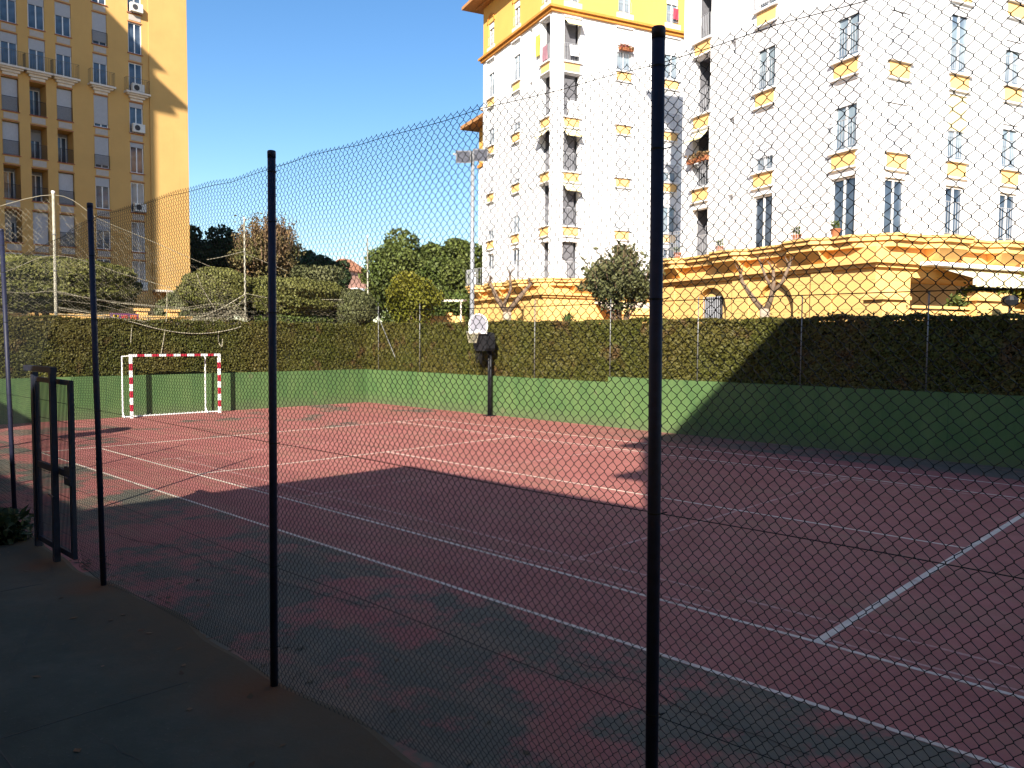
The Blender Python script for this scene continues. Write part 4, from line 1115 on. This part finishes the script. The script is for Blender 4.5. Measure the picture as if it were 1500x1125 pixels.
# big round tree left of the middle building
bl = crown_blobs((0,0,6.5),3.5,3.5,3.5,56,1.0,1) + [(0,0,5.8,2.5,2.5,2.7)]
limb_tree('broadleaf_tree', 'big round green tree left of the middle white building', (-34.6,23.1,0), 3.2, .35, bl, 36000, .17, M['leaf_mid'], shell=.4)
bl = crown_blobs((0,0,6.6),2.9,2.9,3.2,44,.9,2) + [(0,0,6.0,2.0,2.0,2.3)]
limb_tree('broadleaf_tree', 'round green tree touching the left edge of the middle white building', (-32.1,25.3,0), 3.2, .3, bl, 30000, .17, M['leaf_mid'], shell=.4)
bl = crown_blobs((0,0,6.3),2.6,2.6,3.2,36,.9,77) + [(0,0,5.8,1.9,1.9,2.3)]
limb_tree('broadleaf_tree', 'green tree filling the gap between the two taller round green trees', (-34.4,25.0,0), 3.2, .3, bl, 24000, .17, M['leaf_mid'], shell=.4)
bl = crown_blobs((0,0,4.4),1.7,1.7,1.9,26,.6,3) + [(0,0,3.8,1.2,1.2,1.4)]
limb_tree('small_tree', 'fresh green small tree behind the hedge left of the floodlight pole', (-24.4,17.6,0), 2.4, .14, bl, 11000, .14, M['leaf_mid'])
bl = crown_blobs((0,0,4.65),1.2,1.2,1.35,30,.5,4) + [(0,0,4.4,1.1,1.1,1.3)]
limb_tree('rounded_bush', 'yellow green rounded bush in front of the big green tree', (-20.3,11.9,0), 2.4, .12, bl, 16000, .085, M['leaf_yellow'], cat='bush')
# dark trees behind the tower edge, brown topped tree
for i, (loc, sc, lb) in enumerate((((-63.5,22.3,0),1.0,'dark evergreen tree just right of the ochre tower'), ((-61.0,25.6,0),.95,'dark evergreen tree under the brown tinged tree'))):
    bl = crown_blobs((0,0,9.3*sc),3.6,3.6,4.0*sc,34,1.25,20+i) + [(0,0,7.8,2.8,2.8,3.4)]
    limb_tree('evergreen_tree', lb, loc, 4, .4, bl, 18000, .24, M['leaf_dark'], shell=.5)
bl = crown_blobs((0,0,9.6),3.3,3.3,3.2,34,.95,31) + [(0,0,7.5,2.5,2.5,2.6)]
bt = limb_tree('autumn_tree', 'brown tinged thinning tree rising above the dark evergreens', (-54.3,23.4,0), 4.5, .3, bl, 12000, .17, M['leaf_brown'], shell=.8)
m_ = MB()
Ps = []
for i in range(150):
    a = random.uniform(0,6.28); q = 2.9*sqrt(random.random()); z = 12.3-.16*q*q+random.gauss(0,.5)
    b0 = Vector((cos(a)*q*.8, sin(a)*q*.8, z-1.5)); e = Vector((cos(a)*q, sin(a)*q, z+random.uniform(.2,1.1)))
    m_.tube([tuple(b0), tuple(b0.lerp(e,.5)+Vector((random.gauss(0,.06),random.gauss(0,.06),0))), tuple(e)], [.03,.02,.008], 4)
    for k in range(26): Ps.append(tuple(b0.lerp(e, random.random())+Vector([random.gauss(0,.16) for _ in 'xyz'])))
Ps = np.array(Ps); V, F = leaf_quads(Ps, np.tile([0,0,.4],(len(Ps),1)), .13, 1, 2); npmesh('top_leaves', V, F, M['leaf_brown'], bt)
m_.build('twigs', M['twig'], bt)
bl = crown_blobs((0,0,6.6),2.4,2.4,2.6,18,1.0,33)
limb_tree('small_tree', 'grey green small tree right of the brown tinged tree', (-49.5,25.6,0), 3.0, .2, bl, 9000, .17, M['leaf_olive'], shell=.7)
for i, (loc, lb) in enumerate((((-73.4,40.0,0),'distant dark tree left of the pinkish house'), ((-71.6,41.5,0),'distant dark tree nearest the pinkish house'), ((-76,36.0,0),'distant dark tree low behind the wide clipped bush'))):
    bl = crown_blobs((0,0,10.6-i*.6),(2.7,1.9,2.7)[i],(2.7,1.9,2.7)[i],(3.0,2.2,3.0)[i],26,(1.05,.8,1.05)[i],40+i) + [(0,0,9,1.6,1.6,2.4)]
    limb_tree('far_tree', lb, loc, 5, .3, bl, 11000, .24, M['leaf_dark'])
def clipped(name, label, loc, rx, ry, zb, zt, n, size, mat, rz=0, power=3.2, stem=.12):
    """clipped bush: superellipsoid skin of leaves over a dark core"""
    root = empty(name, label, 'bush', loc, rz)
    zc = (zb+zt)/2; hz = (zt-zb)/2
    d = rng.normal(0,1,(n,3)); d /= np.linalg.norm(d,axis=1,keepdims=True)
    k = (np.abs(d)**power).sum(1)**(-1/power)
    P = d*k[:,None]*(1-.10*rng.random((n,1))**2+rng.normal(0,.018,(n,1)))
    bmp = 1+.05*np.sin(P[:,0]*7)*np.sin(P[:,1]*6+1)+.04*np.sin(P[:,2]*9+P[:,0]*5)
    P = P*bmp[:,None]*np.array([rx,ry,hz])+np.array([0,0,zc])
    V, F = leaf_quads(P, d, size, .7); npmesh('crown', V, F, mat, root)
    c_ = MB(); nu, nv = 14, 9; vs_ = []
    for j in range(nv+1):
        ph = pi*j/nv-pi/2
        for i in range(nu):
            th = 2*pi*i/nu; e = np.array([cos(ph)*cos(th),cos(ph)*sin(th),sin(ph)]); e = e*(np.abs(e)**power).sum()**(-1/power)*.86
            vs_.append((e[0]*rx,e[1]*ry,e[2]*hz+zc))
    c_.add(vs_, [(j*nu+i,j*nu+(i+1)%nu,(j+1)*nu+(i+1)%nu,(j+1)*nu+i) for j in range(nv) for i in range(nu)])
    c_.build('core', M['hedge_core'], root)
    m_ = MB()
    for i in range(3): m_.tube([(random.uniform(-.15,.15),random.uniform(-.15,.15),0),(random.uniform(-.3,.3)*rx,random.uniform(-.3,.3)*ry,zb+.3)], [stem,stem*.7], 7)
    m_.build('trunk', M['bark'], root)
    return root
clipped('clipped_bush', 'dome shaped clipped bush right of the ochre tower edge', (-22.6,3.6,0), 1.5,1.45,3.75,5.65, 18000,.075, M['leaf_clip'], R(44), 2.3)
clipped('clipped_bush', 'wide flat topped clipped bush behind the hedge at the near fence post', (-18.6-3.3,6.6,0), 1.7,2.25,3.7,5.35, 24000,.075, M['leaf_clip'], R(20), 4)
clipped('clipped_bush', 'dark green lower bush under the wide clipped bush', (-21.7,7.0,0), 1.2,2.3,2.9,3.95, 11000,.08, M['leaf_mid'], R(20), 3)
clipped('clipped_bush', 'looser olive bush at the right end of the wide clipped bush', (-20.6,8.9,0), .9,.9,3.2,4.95, 9000,.08, M['leaf_olive'], 0, 2.2)
clipped('clipped_bush', 'large dense clipped bush in front of the ochre tower', (-33.4,.6,0), 2.2,3.6,4.0,6.55, 28000,.11, M['leaf_clip'], 0, 2.8)
clipped('clipped_bush', 'clipped bush at the far left behind the pale net pole', (-34.5,-4.0,0), 2.0,2.4,4.5,6.5, 15000,.11, M['leaf_clip'], 0, 2.6)
clipped('clipped_bush', 'low shrub growing around the porch of the ochre tower', (-47,13.6,0), 1.6,2.6,2.8,6.0, 6000,.2, M['leaf_olive'], 0, 2.3)
# olive tree in front of the middle building
bl = crown_blobs((0,0,4.85),1.55,1.55,1.1,40,.42,51) + [(0,0,4.6,1.1,1.1,.8)]
ot = limb_tree('olive_tree', 'bushy olive tree with feathery top in front of the middle white building', (-8.9,12.85,0), 3.3, .11, bl, 11000, .085, M['leaf_olive'], shell=.55)
m_ = MB(); Ps = []
for i in range(120):
    a = random.uniform(0,6.28); q = random.uniform(.1,1.5)
    b0 = Vector((cos(a)*q, sin(a)*q, 5.6-.45*q*q)); e = b0+Vector((cos(a)*.22*q, sin(a)*.22*q, random.uniform(.3,1.0)))
    m_.tube([tuple(b0),tuple(e)], [.014,.006], 4)
    for k in range(16): Ps.append(tuple(b0.lerp(e, random.random())+Vector((random.gauss(0,.05),random.gauss(0,.05),0))))
m_.build('shoots', M['twig'], ot)
Ps = np.array(Ps); V, F = leaf_quads(Ps, np.tile([0,0,.4],(len(Ps),1)), .09, 1, 2.4); npmesh('shoot_leaves', V, F, M['leaf_olive'], ot)
# pruned bare trees
def bare_tree(label, loc, limbs, trunk):
    root = empty('pruned_tree', label, 'tree', loc, 0, 'leafless pruned trees')
    m_ = MB(); m_.tube(trunk[0], trunk[1], 10); t_ = m_.build('trunk', M['bark_pale'], root, True)
    for pts, rs in limbs:
        m_ = MB(); m_.tube(pts, rs, 8); e = Vector(pts[-1])
        for i in range(7):
            a = random.uniform(0,6.28); l = random.uniform(.12,.4)
            m_.tube([tuple(e), (e.x+cos(a)*l*.6, e.y+sin(a)*l*.6, e.z+l)], [rs[-1]*.5,.006], 5)
        m_.lathe([(rs[-1]*.6,e.z-rs[-1]),(rs[-1]*1.35,e.z),(rs[-1]*.6,e.z+rs[-1])], e.x, e.y, 8)
        m_.build('limb', M['bark'], t_, True)
bare_tree('leafless pruned tree with forked limbs before the near building base', (-2.27,11.3,0),
    [([(-.05,0,3.75),(-.35,-.05,4.1),(-.72,-.1,4.62),(-.78,-.1,4.86)],[.10,.085,.06,.05]), ([(.05,0,3.75),(.18,.05,4.15),(.25,.05,4.55),(.2,.1,4.95)],[.11,.085,.06,.045]),
     ([(.18,.05,4.25),(.5,.1,4.6),(.72,.1,5.1)],[.075,.055,.045]), ([(.22,.05,4.4),(.0,.05,4.75),(-.18,.05,5.15)],[.06,.045,.035])],
    ([(0,0,0),(.02,0,2),(0,0,3.3),(0,0,3.8)],[.19,.15,.14,.16]))
bare_tree('leafless forked tree behind the hedge beside the basketball backboard', (-14.3,12.2,0),
    [([(0,0,3.9),(-.3,-.3,4.5),(-.55,-.5,5.2)],[.14,.10,.06]), ([(0,0,3.9),(.35,.3,4.5),(.75,.6,5.1)],[.13,.10,.07]), ([(-.1,-.1,4.2),(.1,.1,4.9),(.05,.1,5.5)],[.09,.06,.04])],
    ([(0,0,0),(.03,0,2),(0,0,3.95)],[.2,.17,.18]))
# small fan palm and vine
pl = empty('small_palm', 'small spiky green palm beside the capped ochre pillar', 'palm', (-11.2,12.4,0))
m_ = MB(); m_.tube([(0,0,0),(0,0,3.3)], [.12,.10], 8); m_.build('trunk', M['bark'], pl)
m_ = MB()
for i in range(70):
    a = random.uniform(0,6.28); el = random.uniform(-.1,1.3); L = random.uniform(.5,.95)
    d = Vector((cos(a)*cos(el),sin(a)*cos(el),sin(el))); s_ = Vector((-sin(a),cos(a),0))*.035
    b0 = Vector((0,0,3.3)); mid = b0+d*L*.6; e = b0+d*L+Vector((0,0,-.12))
    m_.add([tuple(b0-s_*.3),tuple(mid-s_),tuple(e),tuple(mid+s_),tuple(b0+s_*.3)], [(0,1,2,3,4)])
m_.build('fronds', M['leaf_palm'], pl)
def vine(label, pts, n, size, mat, spread):
    root = empty('climbing_vine', label, 'plant', pts[0])
    o = np.array(pts[0]); Q = np.array(pts)-o
    t = rng.random(n)*(len(Q)-1); i = t.astype(int); f = (t-i)[:,None]
    P = Q[i]*(1-f)+Q[i+1]*f + rng.normal(0,spread,(n,3))
    V, F = leaf_quads(P, np.tile([.2,-.5,.5],(n,1)), size, .9); npmesh('foliage', V, F, mat, root)
    m_ = MB(); m_.tube([tuple(q) for q in Q], .025, 6); m_.build('stem', M['twig'], root)
def rloc(x, y, z): return (KR[0]+x*cos(HB)-y*sin(HB), KR[1]+x*sin(HB)+y*cos(HB), z)
vine('green vine hanging from the porch canopy right of the striped awning', [rloc(2.6,4.2,4.4),rloc(2.7,4.9,4.75),rloc(2.8,5.8,4.95),rloc(2.8,6.6,5.1)], 1500, .13, M['leaf_yellow'], .17)
vine('dark green vine under the striped awning above the low garden wall', [rloc(2.2,1.7,3.9),rloc(2.3,2.3,4.2),rloc(2.4,3.0,4.4),rloc(2.5,3.6,4.45)], 1100, .13, M['leaf_mid'], .14)
vine('leafy shrub at the right end of the porch', [rloc(2.9,7.4,2.0),rloc(2.9,7.2,3.4),rloc(2.9,7.3,4.4),rloc(2.9,7.5,4.9)], 1800, .15, M['leaf_mid'], .25)

# ------------------------------------------------------------------ small things on the balconies
def cloth(name, label, pts_fn, w_, h_, mat, loc, rz):
    nx, nz = 8, 8; m_ = MB(); vs_ = []
    for k in (0, .008):
        for j in range(nz+1):
            for i in range(nx+1):
                x = -w_/2+w_*i/nx; z = -h_*j/nz; vs_.append((x*(1-.1*j/nz), k-.03*sin(x*25+j*.5)*(j/nz), z))
    n_ = (nx+1)*(nz+1); fs = []
    for j in range(nz):
        for i in range(nx):
            a = j*(nx+1)+i; fs += [(a,a+1,a+nx+2,a+nx+1),(n_+a,n_+a+nx+1,n_+a+nx+2,n_+a+1)]
    m_.add(vs_, fs); o = m_.build(name, M[mat], None, True, loc, rz)
    return tag(o, label, 'laundry')
def onM(face, a, z, d): return mloc(a,-d,z) if face == 'F' else mloc(d,a,z)
cloth('hanging_cloth', 'yellow cloth hanging at the top corner loggia of the middle building', None, .5, 1.1, 'cloth_yellow', onM('F',-1.45,19.3,.12), HB)
cloth('hanging_cloth', 'white laundry over the top loggia railing of the middle building', None, .6, .55, 'cloth_white', onM('R',1.3,18.5,.12), HB+pi/2)
cloth('hanging_cloth', 'red cloth hanging from an ochre top storey window of the middle building', None, .35, .6, 'cloth_red', onM('R',7.9,21.6,.12), HB+pi/2)
cloth('hanging_cloth', 'mauve towel over the left railing of the top corner loggia of the middle building', None, .6, .75, 'cloth_pink', onM('F',-.7,18.5,.08), HB)
cloth('hanging_cloth', 'large white sheet over the second loggia railing from the top', None, .7, .85, 'cloth_white', onM('R',1.25,15.6,.10), HB+pi/2)
def flower_box(label, loc, rz, mat, w_=.9):
    r = empty('flower_box', label, 'flower box', loc, rz)
    m_ = MB(); m_.prism([(-.08,0),(.08,0),(.10,.16),(-.10,.16)], 'x', -w_/2, w_/2); m_.build('trough', M['terracotta'], r)
    n_ = 350; P = np.column_stack([rng.uniform(-w_/2,w_/2,n_), rng.normal(0,.10,n_), .2+rng.normal(0,.09,n_)])
    V, F = leaf_quads(P, np.tile([0,-.4,.5],(n_,1)), .07, 1); tag(npmesh('flowers', V, F, mat, r), kind='stuff')
M['flower_red'] = leafmat('flower_red', (.3,.05,.06), (.10,.11,.03), None, .1, 6)
M['flower_dry'] = leafmat('flower_dry', (.25,.13,.06), (.16,.12,.05), None, .1, 6)
flower_box('flower box of red blooms on the top white storey window of the middle building', onM('R',4.52,18.7,.2), HB+pi/2, M['flower_red'])
flower_box('flower box with dry trailing plants on the loggia of the nearest building', rloc(-7.85,-.15,9.95), HB, M['flower_dry'], 1.2)
for a, lb in ((-7.6,'terracotta pot on the terrace edge below the loggias of the nearest building'), (-5.1,'terracotta pot on the terrace left of the middle terrace door of the nearest building'), (-1.35,'terracotta pot on the terrace left of the corner door of the nearest building'),(.25,'terracotta pot on the terrace right of the corner door of the nearest building')):
    r = empty('flower_pot', lb, 'flower pot', rloc(a,-1.25,6.0), 0, 'terracotta pots on the terrace')
    m_ = MB(); m_.lathe([(.10,0),(.15,.22),(.17,.22),(.17,.26)], 0,0,12); m_.build('pot', M['terracotta'], r)
    n_ = 60; P = np.column_stack([rng.normal(0,.08,n_), rng.normal(0,.08,n_), .3+rng.random(n_)*.2]); V, F = leaf_quads(P, np.tile([0,0,.5],(n_,1)), .07, 1); npmesh('leaves', V, F, M['leaf_mid'], r)

# ------------------------------------------------------------------ buildings behind and beside the viewer that shade the court
def plain_block(name, label, x0, x1, y0, y1, h, faces, mat, storey=2.9):
    root = empty(name, label, 'building', ((x0+x1)/2,(y0+y1)/2,0)); cx, cy = (x0+x1)/2, (y0+y1)/2
    m_ = MB(); m_.box(x0-cx,x1-cx,y0-cy,y1-cy,-.05,h); m_.build('wall', mat, root)
    m_ = MB(); m_.box(x0-cx-.02,x1-cx+.02,y0-cy-.02,y1-cy+.02,h,h+.15); m_.build('roof', M['tile'], root)
    n_ = 0
    for z in np.arange(1.0, h-1.8, storey):
        for f in faces:
            L = (x1-x0) if f in 'NS' else (y1-y0); k = max(1,int(L/4)); 
            for i in range(k):
                if n_ > 60: break
                a = -L/2+L*(i+.5)/k; n_ += 1
                b = {'N':(a-.5,a+.5,y1-cy+.003,y1-cy+.06),'S':(a-.5,a+.5,y0-cy-.06,y0-cy-.003),'E':(x1-cx+.003,x1-cx+.06,a-.5,a+.5),'W':(x0-cx-.06,x0-cx-.003,a-.5,a+.5)}[f]
                q = MB(); q.box(*b, z, z+1.5); q.build('window', M['glass'], root)
    return root
plain_block('apartment_house', 'low ochre house behind the viewer that shades the near half of the court', 4.64, 14.30, -24, -13.65, 8.85, 'NW', M['ochre'])
plain_block('apartment_house', 'low ochre wing behind the gate path', -11.9, 4.60, -24, -16.1, 5.85, 'N', M['ochre'])
tb = plain_block('apartment_house', 'tall ochre house to the right behind the viewer', 14.35, 30, -18.5, -10.6, 18.0, 'NW', M['ochre'])
m_ = MB()
for z in (16.7, 13.9, 11.0): m_.box(14.35-22.175-.75, 14.35-22.175-.003, -18.5+14.55+.0, -18.5+14.55+1.4, z, z+.18)
m_.build('balcony_slab', M['cream'], tb)
plain_block('apartment_house', 'small unseen ochre house beyond the gate path that shades the end wall corner', -22, -12.3, -22, -14.0, 6.9, 'N', M['ochre'])  # unseen block placed for the shadow at the left wall
cb = plain_block('apartment_tower', 'tall ochre tower out of view on the left that shades the other tower', -48, -33.7, -26, -12.4, 36.5, 'NE', M['tower'])
m_ = MB(); cx, cy = -40.85, -19.2
X0, X1, Y0, Y1 = -48-cx, -33.7-cx, -26-cy, -12.4-cy
m_.box(X0-.3,X1+.65,Y0-.3,Y1+.65,38.2,38.5); m_.box(X0-.3,X1+1.3,Y0-.3,Y1+.7,39.4,39.7); m_.box(X0,X1,Y0,Y1,36.6,41.0)
m_.hexa([(X0-.2,Y0-.2,41),(X1+.4,Y0-.2,41),(X1+.4,Y1+.4,41),(X0-.2,Y1+.4,41),(-2,-2,46),(2,-2,46),(2,2,46),(-2,2,46)])
m_.build('attic', M['tower'], cb)
